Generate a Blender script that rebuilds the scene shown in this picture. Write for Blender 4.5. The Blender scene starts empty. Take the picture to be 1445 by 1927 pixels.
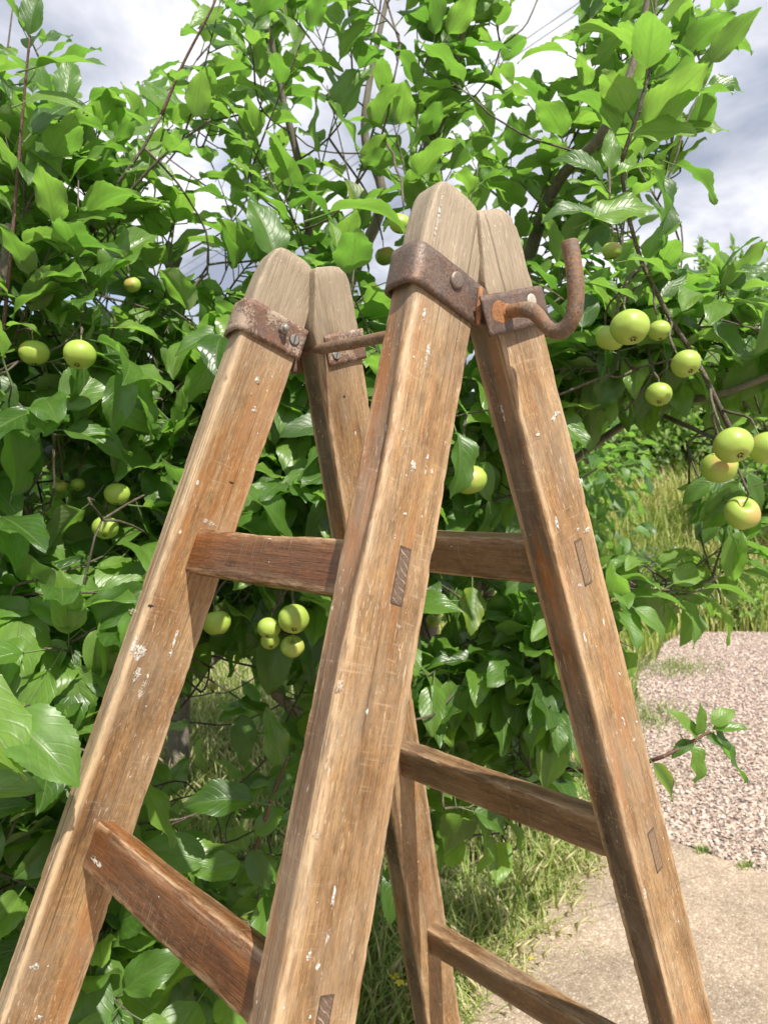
import bpy, math, random
import numpy as np
from mathutils import Vector, Matrix, noise as mn

random.seed(7)
rng = np.random.default_rng(7)
scene = bpy.context.scene
COL = scene.collection
Z0 = 1.40                                    # height of the hinge level above the ground

# ------------------------------------------------------------------ camera
CAM = Vector((-0.50623, -0.40109, -0.16146 + Z0))
FWD = Vector((0.67022259, 0.74170494, -0.02598972))
RGT = Vector((0.74198524, -0.67041389, 0.00176894))
UPV = Vector((0.01611184, 0.02046958, 0.99966065))
FPX = 1448.0
cd = bpy.data.cameras.new('camera')
cam = bpy.data.objects.new('camera', cd)
COL.objects.link(cam)
cam.matrix_world = Matrix(((RGT.x, UPV.x, -FWD.x, CAM.x), (RGT.y, UPV.y, -FWD.y, CAM.y),
                           (RGT.z, UPV.z, -FWD.z, CAM.z), (0, 0, 0, 1)))
cd.sensor_fit = 'VERTICAL'
cd.sensor_height = 24.0
cd.lens = 24.0 * FPX / 1927.0
cd.clip_start = 0.02
cd.clip_end = 900.0
cd.dof.use_dof = True
cd.dof.focus_distance = 0.64
cd.dof.aperture_fstop = 10.5
scene.camera = cam

# ------------------------------------------------------------------ sky, sun, exposure
SUN = Vector((-0.15, -0.72, 1.0)).normalized()           # towards the sun
world = bpy.data.worlds.new('World')
scene.world = world
world.use_nodes = True
wt = world.node_tree
wt.nodes.clear()


def N(nt, kind, **kw):
    n = nt.nodes.new(kind)
    for k, v in kw.items():
        if k in n.inputs and not hasattr(n, k):
            n.inputs[k].default_value = v
        else:
            setattr(n, k, v)
    return n


def build_world():
    L = wt.links.new
    out = N(wt, 'ShaderNodeOutputWorld')
    bg = N(wt, 'ShaderNodeBackground')
    bg.inputs['Strength'].default_value = 0.1
    sky = N(wt, 'ShaderNodeTexSky')
    sky.sky_type = 'NISHITA'
    sky.sun_disc = False
    sky.sun_elevation = math.asin(SUN.z)
    sky.sun_rotation = math.atan2(SUN.x, SUN.y)
    tc = N(wt, 'ShaderNodeTexCoord')
    sep = N(wt, 'ShaderNodeSeparateXYZ')
    L(tc.outputs['Generated'], sep.inputs[0])
    zz = N(wt, 'ShaderNodeMath', operation='MAXIMUM'); zz.inputs[1].default_value = 0.0
    L(sep.outputs['Z'], zz.inputs[0])
    za = N(wt, 'ShaderNodeMath', operation='ADD'); za.inputs[1].default_value = 0.22
    L(zz.outputs[0], za.inputs[0])
    dx = N(wt, 'ShaderNodeMath', operation='DIVIDE'); dy = N(wt, 'ShaderNodeMath', operation='DIVIDE')
    L(sep.outputs['X'], dx.inputs[0]); L(za.outputs[0], dx.inputs[1])
    L(sep.outputs['Y'], dy.inputs[0]); L(za.outputs[0], dy.inputs[1])
    cmb = N(wt, 'ShaderNodeCombineXYZ')
    L(dx.outputs[0], cmb.inputs[0]); L(dy.outputs[0], cmb.inputs[1])
    n1 = N(wt, 'ShaderNodeTexNoise'); n1.inputs['Scale'].default_value = 2.1
    n1.inputs['Detail'].default_value = 7; n1.inputs['Roughness'].default_value = 0.55
    n1.inputs['Distortion'].default_value = 0.35
    n2 = N(wt, 'ShaderNodeTexNoise'); n2.inputs['Scale'].default_value = 1.3
    n2.inputs['Detail'].default_value = 5
    mp = N(wt, 'ShaderNodeMapping'); mp.inputs['Location'].default_value = (3.7, 1.9, 5.0)
    L(cmb.outputs[0], n1.inputs['Vector']); L(cmb.outputs[0], mp.inputs[0]); L(mp.outputs[0], n2.inputs['Vector'])
    r1 = N(wt, 'ShaderNodeValToRGB')
    e = r1.color_ramp.elements
    e[0].position = 0.37; e[0].color = (2.9, 3.25, 4.1, 1)
    e[1].position = 0.62; e[1].color = (8.4, 8.4, 8.6, 1)
    m = e.new(0.48); m.color = (5.0, 5.2, 5.9, 1)
    L(n1.outputs['Fac'], r1.inputs['Fac'])
    r2 = N(wt, 'ShaderNodeValToRGB')
    e = r2.color_ramp.elements
    e[0].position = 0.33; e[0].color = (0, 0, 0, 1)
    e[1].position = 0.42; e[1].color = (1, 1, 1, 1)
    L(n2.outputs['Fac'], r2.inputs['Fac'])
    mul = N(wt, 'ShaderNodeMath', operation='MULTIPLY_ADD')
    mul.inputs[1].default_value = 0.72; mul.inputs[2].default_value = 0.28
    L(r2.outputs['Color'], mul.inputs[0])
    mix = N(wt, 'ShaderNodeMix', data_type='RGBA')
    L(mul.outputs[0], mix.inputs['Factor'])
    L(sky.outputs['Color'], mix.inputs['A']); L(r1.outputs['Color'], mix.inputs['B'])
    L(mix.outputs['Result'], bg.inputs['Color'])
    L(bg.outputs[0], out.inputs[0])


build_world()
sd = bpy.data.lights.new('sun', 'SUN')
sd.energy = 5.0
sd.angle = math.radians(0.6)
sd.color = (1.0, 0.95, 0.86)
sun = bpy.data.objects.new('sun', sd)
sun.rotation_euler = SUN.to_track_quat('Z', 'Y').to_euler()
sun.location = (0, 0, 8)
COL.objects.link(sun)
scene.view_settings.view_transform = 'Standard'
scene.view_settings.look = 'None'
scene.view_settings.exposure = 0.56
scene.view_settings.gamma = 1.0
scene.view_settings.use_curve_mapping = False
scene.cycles.use_denoising = True
scene.cycles.max_bounces = 14
scene.cycles.diffuse_bounces = 9
scene.cycles.transmission_bounces = 10
scene.cycles.transparent_max_bounces = 4
scene.cycles.sample_clamp_indirect = 6.0


# ------------------------------------------------------------------ helpers
def at(px, py, d):
    """a point in the place, d metres along the view axis, seen at that pixel of the photograph"""
    return CAM + d * (FWD + RGT * ((px - 722.5) / FPX) - UPV * ((py - 963.5) / FPX))


def px_of(P):
    v = P - CAM
    z = v.dot(FWD)
    if z < 1e-3:
        return -9999, -9999, z
    return 722.5 + FPX * v.dot(RGT) / z, 963.5 - FPX * v.dot(UPV) / z, z


def tag(o, label=None, cat=None, group=None, kind=None):
    if label: o['label'] = label
    if cat: o['category'] = cat
    if group: o['group'] = group
    if kind: o['kind'] = kind
    return o


def empty(name, loc):
    o = bpy.data.objects.new(name, None)
    o.location = loc
    o.empty_display_size = 0.1
    COL.objects.link(o)
    return o


def link(name, me, mat=None, parent=None):
    o = bpy.data.objects.new(name, me)
    COL.objects.link(o)
    if mat is not None and not me.materials:
        me.materials.append(mat)
    if parent is not None:
        o.parent = parent
        pl = parent.location.copy()
        pp = parent.parent
        while pp is not None:
            pl += pp.location
            pp = pp.parent
        o.location = -pl                       # meshes are written in world coordinates
    return o


def mesh(name, verts, faces, smooth=True, attrs=None):
    me = bpy.data.meshes.new(name)
    me.from_pydata([tuple(v) for v in verts], [], [tuple(f) for f in faces])
    if smooth:
        me.polygons.foreach_set('use_smooth', np.ones(len(me.polygons), dtype=bool))
    if attrs:
        for k, (typ, data) in attrs.items():
            a = me.attributes.new(k, typ, 'POINT')
            a.data.foreach_set('vector' if typ == 'FLOAT_VECTOR' else 'value',
                               np.asarray(data, dtype=np.float32).ravel())
    me.update()
    return me


def np_mesh(name, V, Fc, smooth=False, attrs=None):
    """V (n,3), Fc (m,k) all the same k"""
    me = bpy.data.meshes.new(name)
    V = np.asarray(V, dtype=np.float32); Fc = np.asarray(Fc, dtype=np.int32)
    k = Fc.shape[1]
    me.vertices.add(len(V)); me.vertices.foreach_set('co', V.ravel())
    me.loops.add(Fc.size); me.loops.foreach_set('vertex_index', Fc.ravel())
    me.polygons.add(len(Fc))
    me.polygons.foreach_set('loop_start', np.arange(0, Fc.size, k, dtype=np.int32))
    me.polygons.foreach_set('loop_total', np.full(len(Fc), k, dtype=np.int32))
    if smooth:
        me.polygons.foreach_set('use_smooth', np.ones(len(Fc), dtype=bool))
    if attrs:
        for kk, (typ, data) in attrs.items():
            a = me.attributes.new(kk, typ, 'POINT')
            a.data.foreach_set('vector' if typ == 'FLOAT_VECTOR' else 'value',
                               np.asarray(data, dtype=np.float32).ravel())
    me.update(calc_edges=True)
    me.validate()
    return me


def grid_faces(nr, nc, close_c=True):
    F = []
    for i in range(nr - 1):
        for j in range(nc if close_c else nc - 1):
            a = i * nc + j; b = i * nc + (j + 1) % nc
            F.append((a, b, b + nc, a + nc))
    return F


def tube(path, radii, n=8, caps=True):
    """verts, faces of a tube along path"""
    V = []; F = []
    P = [Vector(p) for p in path]
    ref = Vector((0.31, 0.17, 0.93))
    up = None
    for i, p in enumerate(P):
        t = (P[min(i + 1, len(P) - 1)] - P[max(i - 1, 0)]).normalized()
        if up is None:
            up = ref - t * ref.dot(t)
            if up.length < 0.1:
                up = Vector((1, 0, 0)) - t * t.x
        else:
            up = up - t * up.dot(t)
        up.normalize()
        s = t.cross(up)
        r = radii[i] if hasattr(radii, '__len__') else radii
        for k in range(n):
            a = 2 * math.pi * k / n
            V.append(p + up * (r * math.cos(a)) + s * (r * math.sin(a)))
    F = grid_faces(len(P), n)
    if caps:
        b = len(V)
        V.append(P[0]); V.append(P[-1])
        m = (len(P) - 1) * n
        for k in range(n):
            F.append((b, (k + 1) % n, k)); F.append((b + 1, m + k, m + (k + 1) % n))
    return V, F


def catmull(pts, sub=6):
    P = [Vector(p) for p in pts]
    out = []
    for i in range(len(P) - 1):
        p0 = P[max(i - 1, 0)]; p1 = P[i]; p2 = P[i + 1]; p3 = P[min(i + 2, len(P) - 1)]
        for k in range(sub):
            t = k / sub
            out.append(0.5 * ((2 * p1) + (p2 - p0) * t + (2 * p0 - 5 * p1 + 4 * p2 - p3) * t * t
                              + (3 * p1 - p0 - 3 * p2 + p3) * t ** 3))
    out.append(P[-1])
    return out


def interp(x, xs, ys):
    return float(np.interp(x, xs, ys))


# ------------------------------------------------------------------ materials
def new_mat(name):
    m = bpy.data.materials.new(name)
    m.use_nodes = True
    nt = m.node_tree
    b = nt.nodes['Principled BSDF']
    return m, nt, b


class NB:
    """a small node builder"""
    def __init__(s, nt): s.nt = nt
    def l(s, a, b): s.nt.links.new(a, b)
    def attr(s, name):
        n = s.nt.nodes.new('ShaderNodeAttribute'); n.attribute_name = name; return n
    def math(s, op, a, b=None, c=None, clamp=False):
        n = s.nt.nodes.new('ShaderNodeMath'); n.operation = op; n.use_clamp = clamp
        for i, v in enumerate((a, b, c)):
            if v is None: continue
            if isinstance(v, (int, float)): n.inputs[i].default_value = v
            else: s.l(v, n.inputs[i])
        return n.outputs[0]
    def vmul(s, vec, xyz, add=None):
        n = s.nt.nodes.new('ShaderNodeVectorMath'); n.operation = 'MULTIPLY_ADD'
        s.l(vec, n.inputs[0]); n.inputs[1].default_value = xyz
        if add is None: n.inputs[2].default_value = (0, 0, 0)
        elif isinstance(add, tuple): n.inputs[2].default_value = add
        else: s.l(add, n.inputs[2])
        return n.outputs[0]
    def noise(s, vec, scale=1.0, detail=2.0, rough=0.5, dist=0.0):
        n = s.nt.nodes.new('ShaderNodeTexNoise')
        s.l(vec, n.inputs['Vector'])
        n.inputs['Scale'].default_value = scale; n.inputs['Detail'].default_value = detail
        n.inputs['Roughness'].default_value = rough; n.inputs['Distortion'].default_value = dist
        return n.outputs['Fac']
    def voro(s, vec, scale=1.0, feature='F1', rnd=1.0):
        n = s.nt.nodes.new('ShaderNodeTexVoronoi'); n.feature = feature
        s.l(vec, n.inputs['Vector']); n.inputs['Scale'].default_value = scale
        n.inputs['Randomness'].default_value = rnd
        return n
    def ramp(s, fac, *stops):
        n = s.nt.nodes.new('ShaderNodeValToRGB')
        el = n.color_ramp.elements
        while len(el) < len(stops): el.new(0.5)
        for e, (p, c) in zip(el, stops):
            e.position = p
            e.color = (c, c, c, 1) if isinstance(c, (int, float)) else (*c, 1)
        s.l(fac, n.inputs['Fac'])
        return n.outputs['Color']
    def mix(s, fac, a, b, mode='MIX'):
        n = s.nt.nodes.new('ShaderNodeMix'); n.data_type = 'RGBA'; n.blend_type = mode
        for sock, v in (('Factor', fac), ('A', a), ('B', b)):
            i = n.inputs[sock] if sock == 'Factor' else [x for x in n.inputs if x.name == sock and x.type == 'RGBA'][0]
            if isinstance(v, (int, float)): i.default_value = v
            elif isinstance(v, tuple): i.default_value = (*v, 1)
            else: s.l(v, i)
        return [o for o in n.outputs if o.type == 'RGBA'][0]
    def bump(s, h, strength=0.3, dist=0.001, normal=None):
        n = s.nt.nodes.new('ShaderNodeBump')
        n.inputs['Strength'].default_value = strength; n.inputs['Distance'].default_value = dist
        s.l(h, n.inputs['Height'])
        if normal is not None: s.l(normal, n.inputs['Normal'])
        return n.outputs[0]


def wood_mat(name, light, dark, varnish, varn=0.5, rough=0.62, grain=1.0, paint=1.0, grey=0.0, scuff=1.0, seed=0.0, dust=1.0):
    """wood read in its own coordinates: attribute wc = (across, through, along the grain) in metres; edge = wear near arrises"""
    m, nt, b = new_mat(name)
    q = NB(nt)
    wc = q.attr('wc').outputs['Vector']
    oi = nt.nodes.new('ShaderNodeObjectInfo')
    off = nt.nodes.new('ShaderNodeCombineXYZ')
    r100 = q.math('MULTIPLY', oi.outputs['Random'], 37.0)
    r200 = q.math('ADD', r100, seed)
    q.l(r200, off.inputs[0]); q.l(r100, off.inputs[1]); q.l(r200, off.inputs[2])
    O = off.outputs[0]
    edge = q.attr('edge').outputs['Fac']
    sep = nt.nodes.new('ShaderNodeSeparateXYZ'); q.l(wc, sep.inputs[0])
    # broad tone
    big = q.noise(q.vmul(wc, (26, 26, 5), O), detail=4, rough=.6)
    col = q.mix(q.ramp(big, (.36, 0.), (.64, 1.)), dark, light)
    # annual rings: stretched bands
    wob = q.noise(q.vmul(wc, (9, 9, 3.0), O), detail=3)
    rings = q.noise(q.vmul(wc, (310, 310, 5), O), detail=3, rough=.65, dist=.2)
    fine = q.noise(q.vmul(wc, (1150, 1150, 45), O), detail=3, rough=.65)
    g1 = q.ramp(rings, (.35, .74), (.52, 1.0), (.7, 1.10))
    g2 = q.ramp(fine, (.36, .54), (.50, .95), (.62, 1.12))
    col = q.mix(.85 * grain, col, g1, 'MULTIPLY')
    col = q.mix(.8 * grain, col, g2, 'MULTIPLY')
    fz = q.noise(q.vmul(wc, (420, 420, 170), O), detail=4, rough=.7)
    col = q.mix(.7, col, q.ramp(fz, (.34, .66), (.5, 1.), (.66, 1.25)), 'MULTIPLY')
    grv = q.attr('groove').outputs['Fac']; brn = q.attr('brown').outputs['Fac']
    gl = q.noise(q.vmul(wc, (200, 520, 4), O), detail=3, rough=.6)
    col = q.mix(q.math('MULTIPLY', grv, .8), col, q.mix(q.ramp(gl, (.38, 0.), (.56, 1.)), (.13, .085, .05), (.50, .37, .23)))
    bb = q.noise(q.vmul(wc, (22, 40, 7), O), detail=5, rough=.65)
    col = q.mix(q.math('MULTIPLY', brn, .92), col, q.mix(q.math('GREATER_THAN', brn, .97), q.mix(q.ramp(bb, (.34, 0.), (.66, 1.)), (.085, .045, .026), (.20, .125, .078)), q.mix(q.ramp(bb, (.34, 0.), (.66, 1.)), (.040, .025, .015), (.100, .064, .038))))  # full brown picks the darkest set: shade painted on frame B's inner faces
    # grubby blotches
    bl = q.noise(q.vmul(wc, (38, 38, 17), O), detail=6, rough=.66)
    col = q.mix(.8, col, q.ramp(bl, (.30, (.56, .50, .46)), (.5, (1., 1., 1.)), (.70, (1.25, 1.22, 1.18))), 'MULTIPLY')
    # old varnish left in streaks
    vs = q.noise(q.vmul(wc, (70, 70, 7), O), detail=5, rough=.62)
    vb = q.noise(q.vmul(wc, (18, 18, 4.2), O), detail=2)
    vsum = q.math('ADD', q.math('MULTIPLY', vs, .62), q.math('MULTIPLY', vb, .38))
    vm = q.math('MULTIPLY', q.ramp(vsum, (.50 + .1 * (1 - varn), 0.), (.62 + .1 * (1 - varn), 1.)), varn, clamp=True)
    col = q.mix(vm, col, varnish)
    # dark grime
    gr = q.noise(q.vmul(wc, (55, 55, 16), O), detail=6, rough=.7)
    gm = q.math('MULTIPLY', q.ramp(gr, (.56, 0.), (.72, 1.)), .55)
    col = q.mix(gm, col, (.085, .052, .032))
    # pale scuffs running across the grain
    sc = q.noise(q.vmul(wc, (34, 34, 560), O), detail=3, rough=.55, dist=.8)
    sg = q.noise(q.vmul(wc, (40, 40, 26), O), detail=3)
    sm = q.math('MULTIPLY', q.math('MULTIPLY', q.ramp(sc, (.60, 0.), (.68, 1.)), q.ramp(sg, (.46, 0.), (.62, 1.))), .24 * scuff)
    col = q.mix(sm, col, (.62, .47, .33))
    # bare pale wood on worn arrises
    en = q.noise(q.vmul(wc, (210, 210, 30), O), detail=4, rough=.65)
    em = q.math('MULTIPLY', edge, q.ramp(en, (.40, 0.), (.58, 1.)))
    col = q.mix(q.math('MULTIPLY', em, .75), col, (.56, .385, .225))
    ed = q.noise(q.vmul(wc, (120, 120, 22), O), detail=4, rough=.65)
    col = q.mix(q.math('MULTIPLY', q.math('MULTIPLY', edge, q.ramp(ed, (.60, 0.), (.70, 1.))), .6), col, (.11, .055, .028))
    # weathered grey towards the top
    if grey:
        gy = nt.nodes.new('ShaderNodeMapRange'); gy.interpolation_type = 'SMOOTHSTEP'
        q.l(sep.outputs[2], gy.inputs[0])
        gy.inputs[1].default_value = .085; gy.inputs[2].default_value = -.03
        gy.inputs[3].default_value = 0.; gy.inputs[4].default_value = grey
        gg = q.mix(q.math('ADD', q.math('MULTIPLY', q.ramp(rings, (.38, 0.), (.62, 1.)), .35), q.math('MULTIPLY', q.ramp(fine, (.36, 0.), (.6, 1.)), .65)), (.20, .155, .105), (.36, .285, .20))
        col = q.mix(gy.outputs[0], col, gg)
    du = q.noise(q.vmul(wc, (30, 30, 12), O), detail=5, rough=.7)
    col = q.mix(q.math('MULTIPLY', q.ramp(du, (.42, 0.), (.66, 1.)), .30 * dust), col, (.43, .345, .245))
    fb = q.noise(q.vmul(wc, (620, 620, 120), O), detail=2, rough=.6, dist=.6)
    fbg = q.noise(q.vmul(wc, (45, 45, 30), O), detail=3)
    col = q.mix(q.math('MULTIPLY', q.math('MULTIPLY', q.ramp(fb, (.62, 0.), (.68, 1.)), q.ramp(fbg, (.42, .1), (.6, 1.))), .55 * dust), col, (.58, .47, .34))
    ck = q.noise(q.vmul(wc, (260, 260, 2.6), O), detail=3, rough=.5, dist=.15)
    ckm = q.ramp(ck, (.665, 0.), (.69, 1.))
    col = q.mix(q.math('MULTIPLY', ckm, .5), col, (.045, .026, .014))
    # white paint: splashes, runs and small flecks
    pn = q.noise(q.vmul(wc, (64, 64, 17), O), detail=5, rough=.66)
    pm = q.ramp(pn, (.705 - .03 * paint, 0.), (.73 - .03 * paint, 1.))
    vv = q.voro(q.vmul(wc, (62, 62, 38), O), 1.0)
    pick = nt.nodes.new('ShaderNodeSeparateColor'); q.l(vv.outputs['Color'], pick.inputs[0])
    fl = q.math('LESS_THAN', vv.outputs['Distance'], q.math('MULTIPLY', q.math('SUBTRACT', pick.outputs[0], .72), .30 * paint + .05))
    vv2 = q.voro(q.vmul(wc, (190, 190, 120), O), 1.0)
    pk2 = nt.nodes.new('ShaderNodeSeparateColor'); q.l(vv2.outputs['Color'], pk2.inputs[0])
    fl2 = q.math('LESS_THAN', vv2.outputs['Distance'], q.math('MULTIPLY', q.math('SUBTRACT', pk2.outputs[0], .86), .95))
    fl = q.math('MAXIMUM', fl, fl2)
    chip = q.ramp(q.noise(q.vmul(wc, (480, 480, 300), O), detail=3), (.42, 0.), (.50, 1.))
    pa = q.math('MULTIPLY', q.math('MAXIMUM', pm, fl), chip)
    pcol = q.mix(q.noise(q.vmul(wc, (100, 100, 90), O), detail=2), (.62, .58, .50), (.82, .80, .76))
    col = q.mix(q.math('MULTIPLY', pa, .75), col, pcol)
    q.l(col, b.inputs['Base Color'])
    rr = q.math('MULTIPLY_ADD', vm, -.22, rough)
    q.l(q.math('MULTIPLY_ADD', sm, .2, rr), b.inputs['Roughness'])
    b.inputs['Specular IOR Level'].default_value = .42
    h = q.math('ADD', q.math('MULTIPLY', rings, .65), q.math('MULTIPLY', fine, .45))
    h = q.math('ADD', h, q.math('MULTIPLY', pa, .25))
    h = q.math('ADD', h, q.math('MULTIPLY', gr, .35))
    h = q.math('ADD', h, q.math('MULTIPLY', fz, .5))
    q.l(q.bump(h, .85, .0012), b.inputs['Normal'])
    return m


def endgrain_mat(name, c0, c1, cs):
    m, nt, b = new_mat(name)
    q = NB(nt)
    wc = q.attr('wc').outputs['Vector']
    oi = nt.nodes.new('ShaderNodeObjectInfo')
    off = nt.nodes.new('ShaderNodeCombineXYZ'); q.l(q.math('MULTIPLY', oi.outputs['Random'], 30.), off.inputs[0])
    sep = nt.nodes.new('ShaderNodeSeparateXYZ'); q.l(wc, sep.inputs[0])
    dn = q.noise(q.vmul(wc, (60, 60, 60), off.outputs[0]), detail=2)
    ph = q.math('ADD', q.math('ADD', q.math('MULTIPLY', sep.outputs[0], 900.), q.math('MULTIPLY', sep.outputs[2], 1150.)), q.math('MULTIPLY', dn, 12.))
    st = q.ramp(q.math('SINE', ph), (.0, 0.), (.72, 0.), (.97, 1.))
    n = q.noise(q.vmul(wc, (900, 900, 900), off.outputs[0]), detail=3)
    col = q.mix(q.ramp(n, (.35, 0.), (.65, 1.)), c0, c1)
    br = q.ramp(q.noise(q.vmul(wc, (110, 110, 110), off.outputs[0]), detail=3), (.4, .15), (.62, .9))
    col = q.mix(q.math('MULTIPLY', st, br), col, cs)
    edge = q.attr('edge').outputs['Fac']
    col = q.mix(q.math('MULTIPLY', edge, .85), col, (.05, .03, .02))
    q.l(col, b.inputs['Base Color'])
    b.inputs['Roughness'].default_value = .75
    q.l(q.bump(n, .4, .0008), b.inputs['Normal'])
    return m


def rust_mat(name, base, rust, paint, amount, rough=.55, metal=.0, scale=1.0):
    m, nt, b = new_mat(name)
    q = NB(nt)
    tc = nt.nodes.new('ShaderNodeTexCoord')
    oi = nt.nodes.new('ShaderNodeObjectInfo')
    off = nt.nodes.new('ShaderNodeCombineXYZ'); q.l(q.math('MULTIPLY', oi.outputs['Random'], 9.), off.inputs[1])
    v = q.vmul(tc.outputs['Object'], (scale, scale, scale), off.outputs[0])
    n1 = q.noise(v, 75, 6, .68)
    n2 = q.noise(v, 420, 5, .7)
    n3 = q.noise(v, 38, 3, .6)
    col = q.mix(q.ramp(n1, (.38, 0.), (.62, 1.)), base, rust)
    col = q.mix(.6, col, q.ramp(n2, (.3, .45), (.65, 1.2)), 'MULTIPLY')
    mot = q.math('ADD', q.math('MULTIPLY', n2, .45), q.math('MULTIPLY', n3, .55))
    pm = q.math('MULTIPLY', q.ramp(mot, (.50, 0.), (.54, 1.)), amount, clamp=True)
    col = q.mix(pm, col, paint)
    vv = q.voro(v, 300)
    col = q.mix(q.math('LESS_THAN', vv.outputs['Distance'], .18), col, (.10, .035, .012))
    q.l(col, b.inputs['Base Color'])
    b.inputs['Metallic'].default_value = metal
    q.l(q.math('MULTIPLY_ADD', n2, .35, rough - .15), b.inputs['Roughness'])
    q.l(q.bump(q.math('ADD', q.math('ADD', n2, q.math('MULTIPLY', n1, 1.2)), q.math('MULTIPLY', pm, .5)), .5, .0011), b.inputs['Normal'])
    return m


def leaf_mat(name, dark, mid, light, under, gloss=.36, chlor=.03, veinb=.6):
    m, nt, b = new_mat(name)
    q = NB(nt)
    uv = q.attr('luv').outputs['Vector']
    sep = nt.nodes.new('ShaderNodeSeparateXYZ'); q.l(uv, sep.inputs[0])
    u, v = sep.outputs[0], sep.outputs[1]
    oi = nt.nodes.new('ShaderNodeObjectInfo')
    rnd = q.math('FRACT', q.math('ADD', q.math('MULTIPLY', sep.outputs[2], 1.0), oi.outputs['Random']))
    rnd2 = q.math('FRACT', q.math('MULTIPLY', rnd, 7.31))
    au = q.math('ABSOLUTE', u)
    col = q.ramp(rnd, (0., dark), (.5, mid), (1., light))
    # veins
    mid_m = q.ramp(au, (.0, 1.), (.035, .9), (.075, 0.))
    ph = q.math('FRACT', q.math('SUBTRACT', q.math('MULTIPLY', v, 8.0), q.math('MULTIPLY', au, 2.6)))
    lat = q.ramp(q.math('ABSOLUTE', q.math('SUBTRACT', ph, .5)), (.0, 1.), (.07, .55), (.16, 0.))
    veins = q.math('MAXIMUM', mid_m, q.math('MULTIPLY', lat, .45))
    geo = nt.nodes.new('ShaderNodeNewGeometry')
    cmb = nt.nodes.new('ShaderNodeCombineXYZ')
    q.l(u, cmb.inputs[0]); q.l(v, cmb.inputs[1]); q.l(q.math('MULTIPLY', rnd, 20.), cmb.inputs[2])
    mot = q.noise(cmb.outputs[0], 5.0, 4, .6)
    col = q.mix(.7, col, q.ramp(mot, (.3, .72), (.7, 1.22)), 'MULTIPLY')
    col = q.mix(q.math('MULTIPLY', veins, .55), col, (.20, .30, .085))
    # a few leaves yellowing between their veins
    ch = q.math('GREATER_THAN', rnd2, 1 - chlor)
    ym = q.math('MULTIPLY', q.math('MULTIPLY', ch, q.math('SUBTRACT', 1., lat)), q.ramp(au, (.2, .1), (.8, 1.)))
    col = q.mix(q.math('MULTIPLY', ym, .8), col, (.33, .40, .03))
    # brown specks
    vv = q.voro(cmb.outputs[0], 6.)
    pk = nt.nodes.new('ShaderNodeSeparateColor'); q.l(vv.outputs['Color'], pk.inputs[0])
    sp = q.math('LESS_THAN', vv.outputs['Distance'], q.math('MULTIPLY', q.math('SUBTRACT', pk.outputs[1], .9), 1.2))
    col = q.mix(q.math('MULTIPLY', sp, .7), col, (.16, .12, .04))
    und = q.mix(q.math('MULTIPLY', veins, .5), under, (.27, .36, .17))
    und = q.mix(.5, und, q.ramp(mot, (.3, .8), (.7, 1.15)), 'MULTIPLY')
    fc = q.mix(geo.outputs['Backfacing'], col, und)
    q.l(fc, b.inputs['Base Color'])
    q.l(q.math('MULTIPLY_ADD', geo.outputs['Backfacing'], .28, q.math('MULTIPLY_ADD', rnd2, .16, gloss - .03)), b.inputs['Roughness'])
    b.inputs['Specular IOR Level'].default_value = .95
    h = q.math('ADD', q.math('MULTIPLY', veins, -.6), q.math('MULTIPLY', mot, .55))
    nb = q.bump(h, veinb, .0014)
    q.l(nb, b.inputs['Normal'])
    tr = nt.nodes.new('ShaderNodeBsdfTranslucent')
    tcol = q.mix(.5, q.ramp(rnd, (0., (.15, .36, .04)), (1., (.29, .53, .065))), q.ramp(mot, (.3, .8), (.7, 1.2)), 'MULTIPLY')
    tcol = q.mix(q.math('MULTIPLY', veins, .35), tcol, (.10, .17, .02))
    q.l(tcol, tr.inputs['Color'])
    ms = nt.nodes.new('ShaderNodeMixShader'); ms.inputs[0].default_value = .53
    q.l(b.outputs[0], ms.inputs[1]); q.l(tr.outputs[0], ms.inputs[2])
    q.l(ms.outputs[0], nt.nodes['Material Output'].inputs['Surface'])
    return m


def bark_mat(name, c1, c2, scale=1.0, rough=.8):
    m, nt, b = new_mat(name)
    q = NB(nt)
    tc = nt.nodes.new('ShaderNodeTexCoord')
    v = q.vmul(tc.outputs['Object'], (scale, scale, scale * .35))
    n1 = q.noise(v, 60, 6, .7); n2 = q.noise(v, 14, 3)
    col = q.mix(q.ramp(q.math('ADD', q.math('MULTIPLY', n1, .6), q.math('MULTIPLY', n2, .4)), (.38, 0.), (.62, 1.)), c1, c2)
    vv = q.voro(tc.outputs['Object'], 260)
    col = q.mix(q.math('MULTIPLY', q.math('LESS_THAN', vv.outputs['Distance'], .2), .5), col, (.45, .38, .30))
    q.l(col, b.inputs['Base Color']); b.inputs['Roughness'].default_value = rough
    q.l(q.bump(n1, .6, .004), b.inputs['Normal'])
    return m


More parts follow.
